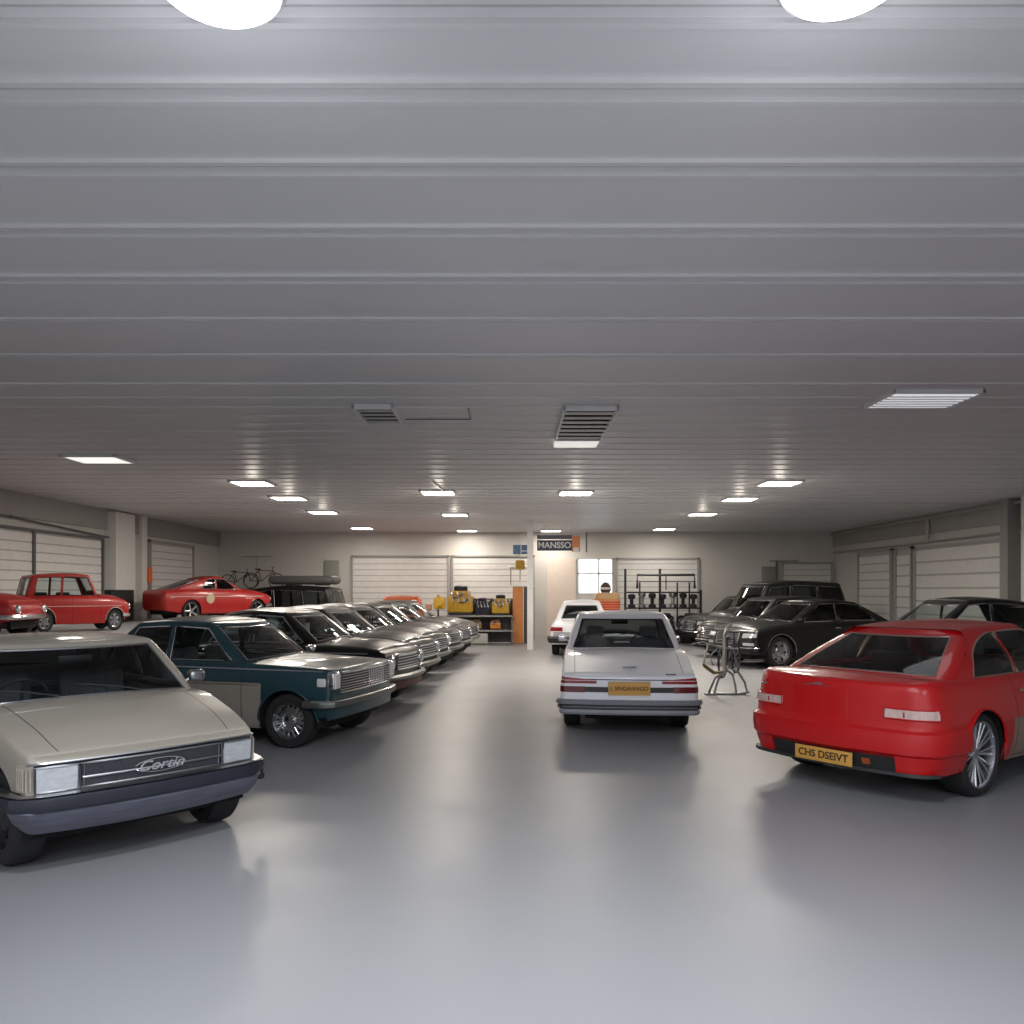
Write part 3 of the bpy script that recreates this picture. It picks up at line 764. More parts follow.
sec = [(-.05,.505),(.05,.512),(.085,.50),(.095,.46),(.085,.425),(.04,.415),(-.05,.42)]
T['bumper']('front_bumper', 'f', sec, .0, 1.15, NAVY)
T['bumper']('bumper_strip', 'f', [(0,.508),(.06,.522),(.088,.512),(.05,.506)], .0, 1.1, DCHROME)
T['bumper']('front_valance', 'f', [(-.10,.43),(.05,.425),(.07,.40),(.04,.33),(-.02,.265),(-.12,.26)], .0, .80, LILAC, smile=.02)
for k in range(5): T['line']('valance_rib', 'f', -.78+.04*k, .78-.04*k, .405-.024*k, .004, mat('rib_grey', (.2,.21,.25), .4), .058-.012*k)
g = MB(); p, n = T['at']('f', .93, .40, .10); g.rbox((p.x-.01, p.y+.02, .47), (.06,.06,.05), BLACK, .012); g.rbox((p.x-.0, p.y+.05, .41), (.05,.05,.12), BLACK, .012); g.rbox((p.x-.0, p.y+.055, .335), (.06,.05,.05), BLACK, .012); g.build('bumper_bracket', beige)
T['mirror'](fx-.74, 1.0, DCHROME)
T['side_strip'](-1.9, 1.7, .50, .03, BLACK)

# ------------------------------------------------------------------ teal two-tone saloon
fx = 1.25
S = dict(xf=fx+.57, xr=-2.25, fx=fx, rx=-1.25, W=.80, R=.295, tw=.18, archR=.345, wheel='steel', bow_f=.05, rc_f=.07, tap_f=.02, paint=TEAL, paint2=TAN, two=(.70, -9, fx-.30),
    sill=[(-2.25,.33),(-1,.2),(1,.2),(1.6,.33),(1.85,.36)], belt=[(-2.25,.84),(-1,.9),(.6,.90),(1.3,.875),(1.82,.845)],
    ins_f=[(0,.08),(.2,.03),(.8,.0),(.95,.01),(1,.03)], crown_f=.045, xa=fx-.42, xb=fx-.95, xc=-.9, xd=-1.3, wb=.72, wt=.59, bow_w=.16, roof=[(-1.0,1.29),(-.3,1.33),(.4,1.285)],
    doors=[(-.32,.70),(-1.0,-.31)], side=[(-1.1,-.76,'p'),(-1.0,-.74,'w'),(-.33,-.30,'p'),(-.27,-.26,'w'),(.56,.12,'p')], win_f=(.04,.93), pil_f=.96, arch_trim=TEAL, mirror_in=True)
teal, T = make_car(S, 'saloon_car', 'dark teal classic saloon with tan lower doors and chrome grille', 'car')
place_axle(teal, S, fx, (-2.2, 9.30), math.atan2(-.268, .963))
P = T['patch']; z0, z1 = .60, .80
P('grille', 'f', -.60, .60, z0, z1, MESH, .006, .03)
T['rim_tube']('grille_surround', 'f', -.61, .61, z0, z1+.005, .010, CHROME, .016)
for k in range(6): T['line']('grille_bar', 'f', -.60, .60, z0+.03+k*.029, .005, CHROME, .018)
for k in range(9):
    g = MB(); u = .02+k*.05; g.tube([T['at']('f', u, z0+.01, .02)[0], T['at']('f', u, z1-.01, .02)[0]], .006, DCHROME, 5); g.build('grille_rib', teal)
WL = mat('white_lens', (.75,.75,.72), .2, 0, .6)
for sg in (1, -1):
    g = MB(); p = T['at']('f', sg*.70, .73, 0)[0]; g.rbox((p.x-.02, p.y, .735), (.10,.14,.20), CHROME, .03); h = g.build('headlight', teal)
    g = MB(); g.rbox((p.x+.022, p.y, .735), (.03,.115,.17), WL, .02); g.build('lens', h)
    g = MB(); s = T['surf']((fx+.42, T['wside'](fx+.42), 0, 1), .70, .012); g.rbox((s.x, s.y*sg, .72), (.10,.03,.09), WL, .012); g.build('indicator', teal)
T['bumper']('front_bumper', 'f', [(-.02,.53),(.05,.535),(.075,.52),(.08,.49),(.07,.46),(.04,.445),(-.02,.45)], .0, 1.05, ACHROME)
T['line']('bumper_trim', 'f', -.95, .95, .525, .010, CHROME, .07)
T['bumper']('front_valance', 'f', [(-.06,.45),(.02,.44),(.01,.33),(-.04,.31),(-.1,.31)], .0, .80, TEAL)
T['plate']('f', 0, .40, .40, .10, 'DFH 731', mat('grey_plate', (.25,.25,.24), .5), .03, ink=BLACK)
T['line']('valance_trim', 'f', -.75, .75, .335, .008, CHROME, .02)
T['side_strip'](-2.0, fx+.42, .862, .014, CHROME, z2=.835); T['side_strip'](-2.0, fx-.33, .676, .010, CHROME)
T['mirror'](fx-.62, .95, CHROME, sides=(1,))

# ------------------------------------------------------------------ white sedan in the aisle, tail towards the camera
rx = -1.35
S = dict(xf=2.15, xr=rx-.95, fx=1.3, rx=rx, W=.80, R=.30, tw=.20, bow_r=.05, rc_r=.07, tap_r=.02, paint=WHITE, archR=.35, hood_v=.84,
    sill=[(-2.3,.30),(-1,.22),(1,.2),(1.5,.25),(2.1,.32)], belt=[(-2.3,.725),(-1.9,.80),(-1.1,.925),(.8,.92),(2.15,.78)],
    ins_r=[(0,.03),(.2,.0),(.9,.0),(.96,.008),(1,.03)], ins_s=[(0,.04),(.1,.02),(.35,0),(.6,.0),(.85,.02),(.95,.03),(1,.05)], crown_r=.02, crown_f=.04,
    xd=-.98, xc=-.50, xa=.85, xb=.30, wb=.745, wt=.60, bow_b=.05, bench_h=.40, roof=[(-.7,1.325),(-.2,1.36),(.4,1.33)], doors=[(-.20,.75),(-.9,-.19)],
    side=[(-.84,-.36,'p'),(-.66,-.32,'w'),(-.2,-.1,'p'),(-.12,-.06,'w'),(.6,.12,'p')], win_r=(.05,.90), pil_r=.985, trim=BLACK, glass=GLASS, headrests=True, mirror_in=True)
white, T = make_car(S, 'sedan_car', 'white sedan with orange plate parked tail first in the middle aisle', 'car')
place_axle(white, S, rx, (1.42, 10.05), R_(84.8))
P = T['patch']; rear = 'r'
T['line']('trunk_gap', rear, -.60, .60, .676, .006, GAP, .0)
for sg in (1, -1):
    P('tail_light', rear, sg*.37, sg*.86, (.632, .628), (.672, .708), REDLENS, .008, .02)
    T['line']('tail_light_line', rear, sg*.37, sg*.86, .665, .004, WHITE, .010)
    P('lower_tail_light', rear, sg*.50, sg*.86, .528, .596, REDLENS2, .008, .02)
    P('rear_panel', rear, sg*.235, sg*.50, .532, .592, mat('smoked_panel', (.03,.025,.028), .3), .006, .02)
T['plate'](rear, 0, .578, .47, .150, 'L SINGAWAGO', o=.016, fs=.062, surround=mat('plate_chrome', (.6,.5,.4), .3, .7))
T['bumper']('rear_bumper', rear, [(-.02,.445),(.035,.45),(.055,.43),(.05,.395),(-.02,.38)], .0, .815, mat('bumper_grey', (.22,.23,.26), .4))
T['bumper']('bumper_insert', rear, [(-.06,.385),(.035,.385),(.04,.345),(-.06,.335)], .0, .82, BLACK)
T['bumper']('rear_valance', rear, [(-.06,.34),(.03,.335),(.03,.30),(.01,.275),(-.06,.27)], .0, .79, mat('valance_silver', (.30,.31,.34), .4))
T['line']('bumper_line', rear, -.80, .80, .362, .006, DCHROME, .042)
g = MB(); p = T['at'](rear, .45, .70, .012)[0]; g.rbox((p.x+.015, -.47, .742), (.012,.12,.010), BLACK, .003); g.build('trunk_badge', white)
g = MB(); g.rbox((-2.02, -.02, .800), (.06,.16,.006), DCHROME, .003); g.build('trunk_emblem', white)
T['mirror'](.55, .98, WHITE, sides=(1,-1))

# ------------------------------------------------------------------ red coupe at the right
rx = -1.30
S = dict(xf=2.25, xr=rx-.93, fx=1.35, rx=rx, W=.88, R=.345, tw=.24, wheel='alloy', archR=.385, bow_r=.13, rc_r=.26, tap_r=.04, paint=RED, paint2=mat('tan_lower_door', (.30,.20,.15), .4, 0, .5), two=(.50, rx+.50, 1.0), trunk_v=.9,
    sill=[(-2.23,.30),(-1.8,.26),(-1,.24),(1,.22),(1.5,.25),(2.2,.3)], belt=[(-2.23,.965),(-1.95,.985),(-1.4,.965),(.8,.95),(2.25,.78)],
    ins_r=[(0,.05),(.15,.02),(.35,.0),(.50,.03),(.75,.04),(.92,.045),(.975,.06),(1,.10)], ins_s=[(0,.07),(.1,.04),(.3,.01),(.5,.0),(.75,.03),(.92,.06),(.97,.08),(1,.105)],
    crown_r=.015, crown_f=.05, xd=rx-.50, xc=rx+.27, xa=1.0, xb=.35, wb=.76, wt=.53, bench_h=.45, bow_b=.10, bulge=.03, roof=[(rx+.1,1.30),(-.5,1.345),(.0,1.355),(.5,1.32)],
    doors=[(rx+.60,.75)], side=[(rx-.22,rx+.345,'p'),(rx+.02,rx+.38,'w'),(rx+.85,rx+.85,'p'),(rx+.89,rx+.89,'w'),(.75,.18,'p')], win_k=(.03,.93),
    win_r=(.05,.90), pil_r=.95, trim=mat('brass_trim', (.42,.30,.24), .3, .6), trim_fr=mat('window_seal', (.30,.22,.20), .4, .4), glass=GLASS, headrests=True,
    roundwin={1: lambda t: (.03, .45+.48*math.sqrt(max(0, 1-(1-min(1, t+.02))**2.2)))}, arch_trim=RED, arch_r=.014)
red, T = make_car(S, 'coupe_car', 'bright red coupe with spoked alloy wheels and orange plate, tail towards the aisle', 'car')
th = R_(37); ctr = Vector((3.88, 6.55)) + .86*Vector((-math.sin(th), math.cos(th)))
place_axle(red, S, rx, ctr, th)
P = T['patch']
for sg in (1, -1):
    h = P('tail_light', 'r', sg*.47, sg*.90, .690, .768, PINKLENS, .012, .03, n=10)
    T['rim_tube']('tail_light_rim', 'r', sg*.47, sg*.90, .69, .768, .006, RED, .014, parent=h)
    g = MB(); p = T['at']('r', sg*.62, .725, .016)[0]; g.tube([p+Vector((0,0,-.02)), p+Vector((0,0,.02))], .006, REDLENS, 6); g.build('reflector', h)
T['bumper']('rear_bumper', 'r', [(-.05,.60),(.02,.605),(.045,.585),(.05,.50),(.04,.42),(.0,.385),(-.05,.385)], .0, 1.30, RED)
P('bumper_recess', 'r', -.56, .56, (.265,.265), (.385,.385), BLACK, .012, .05)
T['bumper']('rear_valance', 'r', [(-.03,.27),(.02,.275),(.025,.25),(-.03,.235)], .0, .9, BLACK)
for sg in (1, -1): P('bumper_corner', 'r', sg*.56, sg*1.28, .25, .40, RED, .03, .05, n=12)
T['plate']('r', .02, .322, .52, .115, 'CHS DSEIVT', o=.05, fs=.085)
P('fog_light', 'r', -.36, -.30, .30, .35, mat('amber_lens', (.35,.08,.02), .3), .03, .02)
g = MB(); p = T['at']('r', .1, .90, .006)[0]; g.tube([(p.x, p.y+.12, .895), (p.x-.004, p.y+.03, .905), (p.x, p.y-.10, .893)], .004, CHROME, 5); g.tube([(p.x-.002, p.y+.03, .912), (p.x, p.y-.03, .915)], .005, CHROME, 5); g.build('emblem', red)
g = MB(); p = T['at']('r', .70, .86, .006)[0]; g.rbox(p, (.006,.06,.016), CHROME, .002); g.build('trunk_badge', red)
T['mirror'](.62, 1.0, RED)

# ------------------------------------------------------------------ the dark row at the left
def classic(paint_, label, group, lod=1, round_=True, hgt=0.0, name='classic_car', glass=GLASS, extra=None):
    fx = 1.25
    S = dict(xf=fx+.62, xr=-2.25, fx=fx, rx=-1.25, W=.80, R=.30, tw=.18, bow_f=.10, rc_f=.14, tap_f=.05, paint=paint_, crown_f=.07, hood_v=.7,
        sill=[(-2.25,.33),(-1,.22),(1,.22),(1.6,.34),(1.87,.38)], belt=[(-2.25,.84),(-1,.92),(.7,.93),(1.3,.91),(1.87,.84)],
        ins_s=[(0,.05),(.35,0),(.7,.0),(.85,.03),(.95,.07),(1,.12)], ins_f=[(0,.08),(.2,.02),(.7,.0),(.9,.03),(1,.11)],
        xa=fx-.42, xb=fx-.95, xc=-.9, xd=-1.4, wb=.66, wt=.55, bow_w=.12, roof=[(-1.0,1.31+hgt),(-.3,1.38+hgt),(.4,1.33+hgt)], doors=[(-.32,.70),(-1.0,-.31)],
        side=[(-1.2,-.76,'p'),(-1.0,-.74,'w'),(-.33,-.30,'p'),(-.27,-.26,'w'),(.56,.12,'p')], lod=lod, trim=DCHROME, trim_r=.012, glass=glass, arch_trim=DCHROME)
    if extra: S.update(extra)
    car, T = make_car(S, name, label, 'car', group)
    P = T['patch']
    P('grille', 'f', -.40, .40, .58, .76, MESH, .012, .03)
    T['rim_tube']('grille_surround', 'f', -.41, .41, .575, .77, .012, DCHROME, .02)
    for k in range(4): T['line']('grille_bar', 'f', -.40, .40, .61+k*.04, .006, DCHROME, .022)
    for sg in (1, -1):
        T['round_lamp']('headlight', 'f', sg*.56, .69, .085, .02)
        T['round_lamp']('indicator', 'f', sg*.56, .535, .035, .01)
    T['bumper']('front_bumper', 'f', [(-.02,.50),(.06,.51),(.09,.48),(.09,.45),(.05,.42),(-.02,.42)], .0, 1.0, ACHROME)
    T['side_strip'](-2.0, fx+.3, .84, .016, DCHROME, z2=.82)
    g = MB(); g.tube([(fx+.45, 0, T['deck'](fx+.45, 0)+.005), (.9, 0, T['deck'](.9, 0)+.01)], .008, DCHROME, 5); g.build('hood_trim', car)
    return car, S, T
ROWG = 'dark cars in the left hand row'
ROWL = ['black classic saloon next to the teal two-tone car', 'dark classic car second beyond the teal car, its bonnet behind the first black one', 'charcoal classic car third beyond the teal car',
    'charcoal classic car fourth beyond the teal car, below the orange roof', 'black classic car fifth beyond the teal car', 'black classic car ending the dark row beside the yellow engines']
pa, Sa, Ta = classic(BLACKP, ROWL[0], ROWG, 0)
Ta['bumper']('red_valance', 'f', [(-.06,.41),(.03,.41),(.02,.30),(-.06,.29)], .0, .8, mat('dull_red', (.10,.02,.02), .5)) 
g = MB(); g.rbox((.15, -.0, 1.10), (.02,.46,.30), SHUT, .01); cb = g.build('sun_blind', pa)
pb, Sb, Tb = classic(CHAR, ROWL[2], ROWG, 1)
pc, Sc, Tc = classic(BLACKP, ROWL[1], ROWG, 1, hgt=.0, name='classic_car', extra=dict(wheel='steel'))
rowp = [(-1.50,11.65,-14), (-1.42,13.65,-13), (-1.36,15.5,-12), (-1.22,17.3,-12), (-1.10,19.1,-11), (-.98,20.9,-10)]
objs = [pa, pc, pb, copy_tree(pb), copy_tree(pc), copy_tree(pc)]
for o, lab, (x, y, a) in zip(objs, ROWL, rowp):
    o['label'] = lab; place_axle(o, Sa, Sa['xf'], (x, y), R_(a))

# ------------------------------------------------------------------ the black cars at the right
fx = 1.45
S = dict(xf=fx+.82, xr=-2.35, fx=fx, rx=-1.4, W=.88, R=.345, tw=.22, wheel='hub', archR=.40, bow_f=.14, rc_f=.20, paint=BLACKP, crown_f=.07, lod=0,
    sill=[(-2.35,.33),(-1,.22),(1,.22),(1.6,.27),(2.1,.32)], belt=[(-2.35,.95),(-1,.99),(.7,.97),(1.5,.93),(2.17,.82)],
    ins_s=[(0,.05),(.35,0),(.6,.02),(.85,.04),(.95,.08),(1,.13)], ins_f=[(0,.06),(.2,.0),(.6,.02),(.9,.07),(1,.14)],
    xa=fx-.35, xb=fx-1.15, xc=-1.1, xd=-2.0, wb=.70, wt=.56, roof=[(-1.3,1.36),(-.3,1.44),(.3,1.40)], doors=[(-.32,.90),(-1.2,-.31)],
    side=[(-1.85,-.98,'p'),(-1.45,-.95,'w'),(-.33,-.30,'p'),(-.27,-.26,'w'),(.80,.10,'p')], trim=CHROME, glass=DGLASS, arch_trim=DCHROME, arch_r=.008)
def dress_limo(T):
    P = T['patch']
    P('grille', 'f', -.36, .36, .52, .76, MESH, .012, .03); T['rim_tube']('grille_surround', 'f', -.37, .37, .515, .77, .012, DCHROME, .02)
    for k in range(5): T['line']('grille_bar', 'f', -.35, .35, .55+k*.045, .006, CHROME, .02)
    for sg in (1, -1):
        P('headlight', 'f', sg*.48, sg*.86, (.66,.68), (.76,.76), LENS, .012, .03); P('fog_light', 'f', sg*.52, sg*.80, .50, .56, LENS, .012, .03)
    T['bumper']('front_bumper', 'f', [(-.04,.47),(.04,.48),(.06,.44),(.05,.33),(-.04,.30)], .0, 1.0, BLACKP)
    T['line']('bumper_trim', 'f', -.9, .9, .455, .010, CHROME, .056); T['line']('bumper_trim', 'f', -.8, .8, .345, .008, DCHROME, .05)
    T['mirror'](.85, 1.03, BLACKP, sides=(1,))
limo, T = make_car(S, 'luxury_car', 'glossy black fastback sedan beside the metal stand, first of the right row', 'car', 'black cars in the right hand row')
dress_limo(T)
h = Vector((math.cos(R_(205)), math.sin(R_(205)))); lf = Vector((-h.y, h.x))
place_axle(limo, S, fx, Vector((5.85, 17.3))-.84*lf, R_(203))
S2 = dict(S); S2.update(lod=1, W=.80, xf=fx+.66, wb=.66, xd=-1.6, xb=fx-.85, roof=[(-1.3,1.44),(-.3,1.50),(.6,1.46)], paint=CHAR, xa=fx-.30, side=[(-1.45,-.98,'p'),(-1.25,-.95,'w'),(-.33,-.30,'p'),(-.27,-.26,'w'),(.86,.42,'p')])
lim2, T = make_car(S2, 'luxury_car', 'black upright sedan just behind the glossy black fastback', 'car', 'black cars in the right hand row'); dress_limo(T)
RL = [(0, 'black upright sedan just behind the glossy black fastback'), (2, 'black upright sedan at the far end of the right row by the tool rack')]
b0 = Vector((5.85, 17.3))-.84*lf
for k, (q, lab) in enumerate(RL):
    o = lim2 if k == 0 else copy_tree(lim2); o['label'] = lab
    place_axle(o, S2, fx, b0+Vector((.05+.2*q, 2.2+2.07*q)), R_(201-3*q))
# tall black car behind the row
S3 = dict(S2); S3.update(W=.80, wb=.70, xd=-2.15, xc=-1.9, xf=fx+.5, roof=[(-2.0,1.86),(-.3,1.92),(.6,1.84)], wt=.62, belt=[(-2.35,1.20),(-1,1.22),(.7,1.16),(1.95,1.0)], xb=fx-.75, win_k=(.06,.86),
    side=[(-2.0,-1.78,'p'),(-1.95,-1.75,'w'),(-1.1,-1.0,'p'),(-1.02,-.94,'w'),(-.2,-.15,'p'),(-.12,-.08,'w'),(.9,.5,'p')], doors=[(-.15,.92),(-1.05,-.14)])
tall, T = make_car(S3, 'tall_wagon', 'tall black wagon with side windows, its roof highest of the right row', 'car'); dress_limo(T)
place_axle(tall, S3, fx, b0+Vector((.60, 4.35)), R_(199))
# dark hatchback behind the red coupe
S4 = dict(S2); S4.update(W=.82, xf=1.9, fx=1.2, rx=-1.2, xr=-1.95, xa=.95, xb=.2, xd=-1.75, xc=-1.15, paint=CHAR, lod=1, roof=[(-1.3,1.44),(-.3,1.53),(.4,1.46)], belt=[(-1.95,1.0),(-.8,1.02),(.7,.98),(1.9,.8)],
    side=[(-1.6,-1.0,'p'),(-1.3,-.95,'w'),(-.33,-.30,'p'),(-.27,-.26,'w'),(.66,.04,'p')], doors=[(-.32,.72),(-1.1,-.31)], glass=GLASS)
hat, T = make_car(S4, 'hatchback_car', 'dark grey hatchback with shiny side glass behind the red coupe roof', 'car'); dress_limo(T)
place_axle(hat, S4, 0, (7.45, 13.6), R_(188))
# ------------------------------------------------------------------ red cars on the raised deck
S5 = dict(Sa); S5.update(paint=DRED, xd=-1.9, xc=-.75, xb=.15, xa=.85, roof=[(-.9,1.22),(-.2,1.28),(.4,1.24)], belt=[(-2.25,.90),(-1,.93),(.7,.90),(1.3,.86),(1.87,.74)], wheel='alloy', archR=.35, lod=1, arch_trim=DRED,
    side=[(-1.7,-.62,'p'),(-.85,-.55,'w'),(-.33,-.30,'p'),(-.27,-.26,'w'),(.56,.0,'p')], glass=GLASS, xf=1.9)
fast, T = make_car(S5, 'fastback_car', 'red fastback with a pale round door disc on the raised deck beside the white column', 'car')
for sg in (1,): T['round_lamp']('headlight', 'f', .55, .62, .08, .02); T['round_lamp']('headlight', 'f', -.55, .62, .08, .02)
T['bumper']('front_bumper', 'f', [(-.02,.48),(.07,.49),(.09,.45),(.05,.40),(-.02,.40)], .0, 1.0, CHROME)
T['patch']('grille', 'f', -.4, .4, .54, .68, MESH, .01, .03)
g = MB(); g.lathe([(.15,0),(.15,.01),(.001,.012)], mat('number_disc', (.55,.45,.30), .5), Matrix.Translation((-.95+.35, -.815, .66)) @ Matrix.Rotation(PI/2, 4, 'X'), 20); g.build('door_number_disc', fast)
T['side_strip'](-2.0, 1.5, .72, .02, PINKLENS)
fast.scale = (.76,.80,.88); hh = R_(50)
place_axle(fast, S5, 0, (-8.02, 21.5), hh, PLAT)
S6 = dict(Sa); S6.update(paint=DRED, xd=-1.9, xc=-1.7, xa=.75, xb=.45, wb=.70, wt=.64, roof=[(-1.8,1.50),(-.3,1.56),(.5,1.52)], belt=[(-2.25,.95),(-1,.97),(.7,.97),(1.3,.93),(1.87,.80)], lod=1, arch_trim=PINKLENS,
    side=[(-1.72,-1.55,'p'),(-1.6,-1.45,'w'),(-.7,-.65,'p'),(-.62,-.58,'w'),(.54,.26,'p')], glass=GLASS, wheel='hub', trim=BLACK)
mini, T = make_car(S6, 'utility_car', 'small red utility car with flat roof in front of the left wall shutters', 'car')
for sg in (1,-1): T['round_lamp']('headlight', 'f', sg*.55, .68, .09, .02)
T['bumper']('front_bumper', 'f', [(-.02,.48),(.07,.49),(.09,.45),(.05,.40),(-.02,.40)], .0, 1.0, CHROME)
T['patch']('grille', 'f', -.4, .4, .58, .72, MESH, .01, .03); T['side_strip'](-2.0, 1.5, .70, .02, PINKLENS)
mini.scale = (.50,.56,.70); place_axle(mini, S6, 0, (-8.60, 15.7), R_(46), PLAT)
S7 = dict(S5); S7.update(wheel='hub', xf=1.9)
rod, T = make_car(S7, 'sports_car', 'red sports car cut by the picture edge, nearest car on the raised deck', 'car')
for sg in (1,-1): T['round_lamp']('headlight', 'f', sg*.55, .60, .08, .02)
T['bumper']('front_bumper', 'f', [(-.02,.48),(.07,.49),(.09,.45),(.05,.40),(-.02,.40)], .0, 1.0, CHROME)
rod.scale = (.74,.74,.80); place_axle(rod, S7, 0, (-9.45, 13.35), R_(4), PLAT)
# ------------------------------------------------------------------ black wagon at the left, orange car, cars at the end of the aisle
S8 = dict(S3); S8.update(xf=2.1, fx=1.3, rx=-1.3, xr=-2.1, xd=-2.0, xc=-1.85, roof=[(-2.0,1.72),(-.3,1.78),(.6,1.70)], paint=BLACKP, belt=[(-2.1,1.12),(-1,1.14),(.7,1.10),(2.1,1.0)], xa=.95, xb=.6, side=[(-1.85,-1.72,'p'),(-1.8,-1.68,'w'),(-1.1,-1.0,'p'),(-1.02,-.94,'w'),(-.2,-.15,'p'),(-.12,-.08,'w'),(.72,.4,'p')])
suv, T = make_car(S8, 'black_wagon', 'black four wheel drive wagon with a load on its roof behind the dark row', 'car'); dress_limo(T)
place_axle(suv, S8, 0, (-7.05, 24.1), R_(172))
oc, So, T = classic(paint('orange_paint', (.55,.11,.035), .3, .8), 'orange-red car whose roof shows above the dark row', None, 1, hgt=.11)
place_axle(oc, So, 0, (-3.42, 24.95), R_(97))
S9 = dict(Sa); S9.update(paint=WHITE, rc_r=.2, bow_r=.1, lod=1, wt=.5)
wc, T = make_car(S9, 'classic_car', 'white rounded classic car at the end of the aisle, with red tail lights', 'car')
for sg in (1,-1): T['patch']('tail_light', 'r', sg*.45, sg*.85, .66, .76, REDLENS, .01, .03)
T['bumper']('rear_bumper', 'r', [(-.02,.52),(.07,.53),(.10,.48),(.06,.36),(-.02,.36)], .0, 1.0, BLACK); T['patch']('rear_panel', 'r', -.7, .7, .52, .64, LENS, .008, .02)
place_axle(wc, S9, 0, (1.95, 22.3), R_(84))
r = empty('service_cart', (2.95, 25.0, 0), label='small orange cart with cream top and red stripes seen over the white sedan roof', cat='cart')
g = MB(); g.rbox((0,0,.85), (.80,.6,1.3), mat('cart_orange', (.72,.33,.12), .4), .12); g.rbox((.02,0,1.48), (.74,.56,.28), mat('cart_cream', (.75,.48,.26), .45), .10); g.build('cabinet', r)
for k in range(4): g = MB(); g.rbox((.03,-.30,1.10+k*.075), (.72,.02,.045), mat('stripe_red', (.75,.04,.03), .4), .008); g.build('red_stripe', r)
for sx_ in (-.3,.3):
    for sy_ in (-.22,.22): g = MB(); g.lathe([(.001,-.03),(.10,-.03),(.10,.03),(.001,.03)], RUBBER, Matrix.Translation((sx_, sy_, .10)) @ Matrix.Rotation(PI/2, 4, 'X'), 16); g.rbox((sx_, sy_, .18), (.05,.10,.08), DCHROME, .01); g.build('caster', r)
g = MB(); g.lathe([(.001,0),(.13,0),(.17,.08),(.16,.2),(.10,.29),(.001,.33)], mat('helmet_brown', (.12,.06,.035), .5), None, 18); o = g.build('helmet', loc=(2.92, 24.95, 1.622)); tag(o, 'small brown and white helmet lying on top of the orange cart', 'helmet')
g = MB(); g.lathe([(.165,.09),(.175,.10),(.175,.14),(.165,.16)], SHUT, None, 18); g.build('band', o)
# ------------------------------------------------------------------ small things
g0 = empty('ceiling_vent', (.86, 9.55, H), label='square slatted air vent with a white lit lip, above the white sedan', cat='vent')
def vent(root, wx, wy, lit, n):
    a = MB()
    for s in (-1, 1): a.rbox((s*wx/2, 0, -.03), (.03, wy+.03, .06), RIM, .008); a.rbox((0, s*wy/2, -.03), (wx+.03, .03, .06), RIM, .008)
    a.build('vent_frame', root); b = MB(); b.box((0,0,-.008), (wx, wy, .012), GAP); b.build('vent_cavity', root)
    for k in range(n):
        c_ = MB(); Mx = Matrix.Translation((0, -wy/2+(k+.7)*wy/(n+.4), -.03)) @ Matrix.Rotation(-.06, 4, 'X'); c_.rbox((0,0,-.02), (wx-.03, wy/n*.34, .008), mat('vent_slat', (.62,.61,.6), .5, .3), .003, M=Mx); c_.build('slat', root)
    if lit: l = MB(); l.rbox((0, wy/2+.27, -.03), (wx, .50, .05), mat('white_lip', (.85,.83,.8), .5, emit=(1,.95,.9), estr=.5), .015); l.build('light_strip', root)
vent(g0, .58, 1.75, True, 7)
g1 = empty('ceiling_vent', (-1.5, 9.0, H), label='small dark air vent above the aisle beside a flush ceiling hatch', cat='vent'); vent(g1, .42, .80, False, 4)
g = MB()
for a, b in (((-1.25,9.35),(-.48,9.35)), ((-.48,9.35),(-.48,8.8))):
    g.tube([(a[0], a[1], H-.004), (b[0], b[1], H-.004)], .008, FRAME, 5)
tag(g.build('ceiling_hatch'), 'thin dark outline of a flush ceiling hatch beside the small vent', 'hatch')
g = MB(); g.tube([(-1.5,14.0,H-.03), (-1.35,16.0,H-.03)], .018, RIM, 6); g.tube([(-1.6,16.75,H-.03), (-.55,16.75,H-.03), (-.5,15.6,H-.03)], .018, RIM, 6)
tag(g.build('ceiling_conduit'), 'thin pale conduit bent around the first aisle light on the ceiling', 'pipe')
# pillar display, sign boards
r = empty('display_pillar', (.38, 25.6, 0), label='tall orange pillar panel with dark side at the end of the aisle', cat='pillar')
g = MB(); g.rbox((-.19,0,.90), (.34,.20,1.80), mat('orange_panel', (.80,.32,.10), .5), .01); g.build('orange_panel', r)
g = MB(); g.rbox((.15,0.02,.90), (.30,.18,1.80), mat('slate_panel', (.05,.06,.07), .4), .01); g.build('slate_panel', r)
g = MB(); g.box((-.02,-.02,1.82), (.70,.26,.03), RIM); g.build('cap', r)
def board(name, x, y, z, w_, h_, m, label, cat, txt=None, tm=None, fs=.2):
    g = MB(); g.rbox((0,0,0), (w_, .06, h_), m, .01); o = g.build(name, loc=(x, y, z)); tag(o, label, cat)
    if txt: text('lettering', txt, fs, tm, o, (0,-.036,0), (0,-1), .002)
    return o
NB = mat('sign_navy', (.055,.065,.11), .5); WH = mat('sign_white', (.75,.75,.78), .5); OR = mat('sign_orange', (.70,.28,.12), .5)
s = board('hanging_sign', 1.22, 23.0, 2.98, 1.00, .30, NB, 'navy hanging sign with white lettering and an orange badge, right of the slim post', 'sign', 'MANSSO', WH, .24)
g = MB(); g.rbox((.62,-.0,.05), (.24,.05,.46), OR, .02); g.build('orange_badge', s)
g = MB(); g.rbox((.62,-.02,-.12), (.16,.04,.12), WH, .01); g.build('badge_panel', s)
g = MB(); g.rbox((.0,.0,.24), (1.0,.05,.12), mat('sign_grey', (.14,.14,.16), .5), .01); g.build('upper_strip', s)
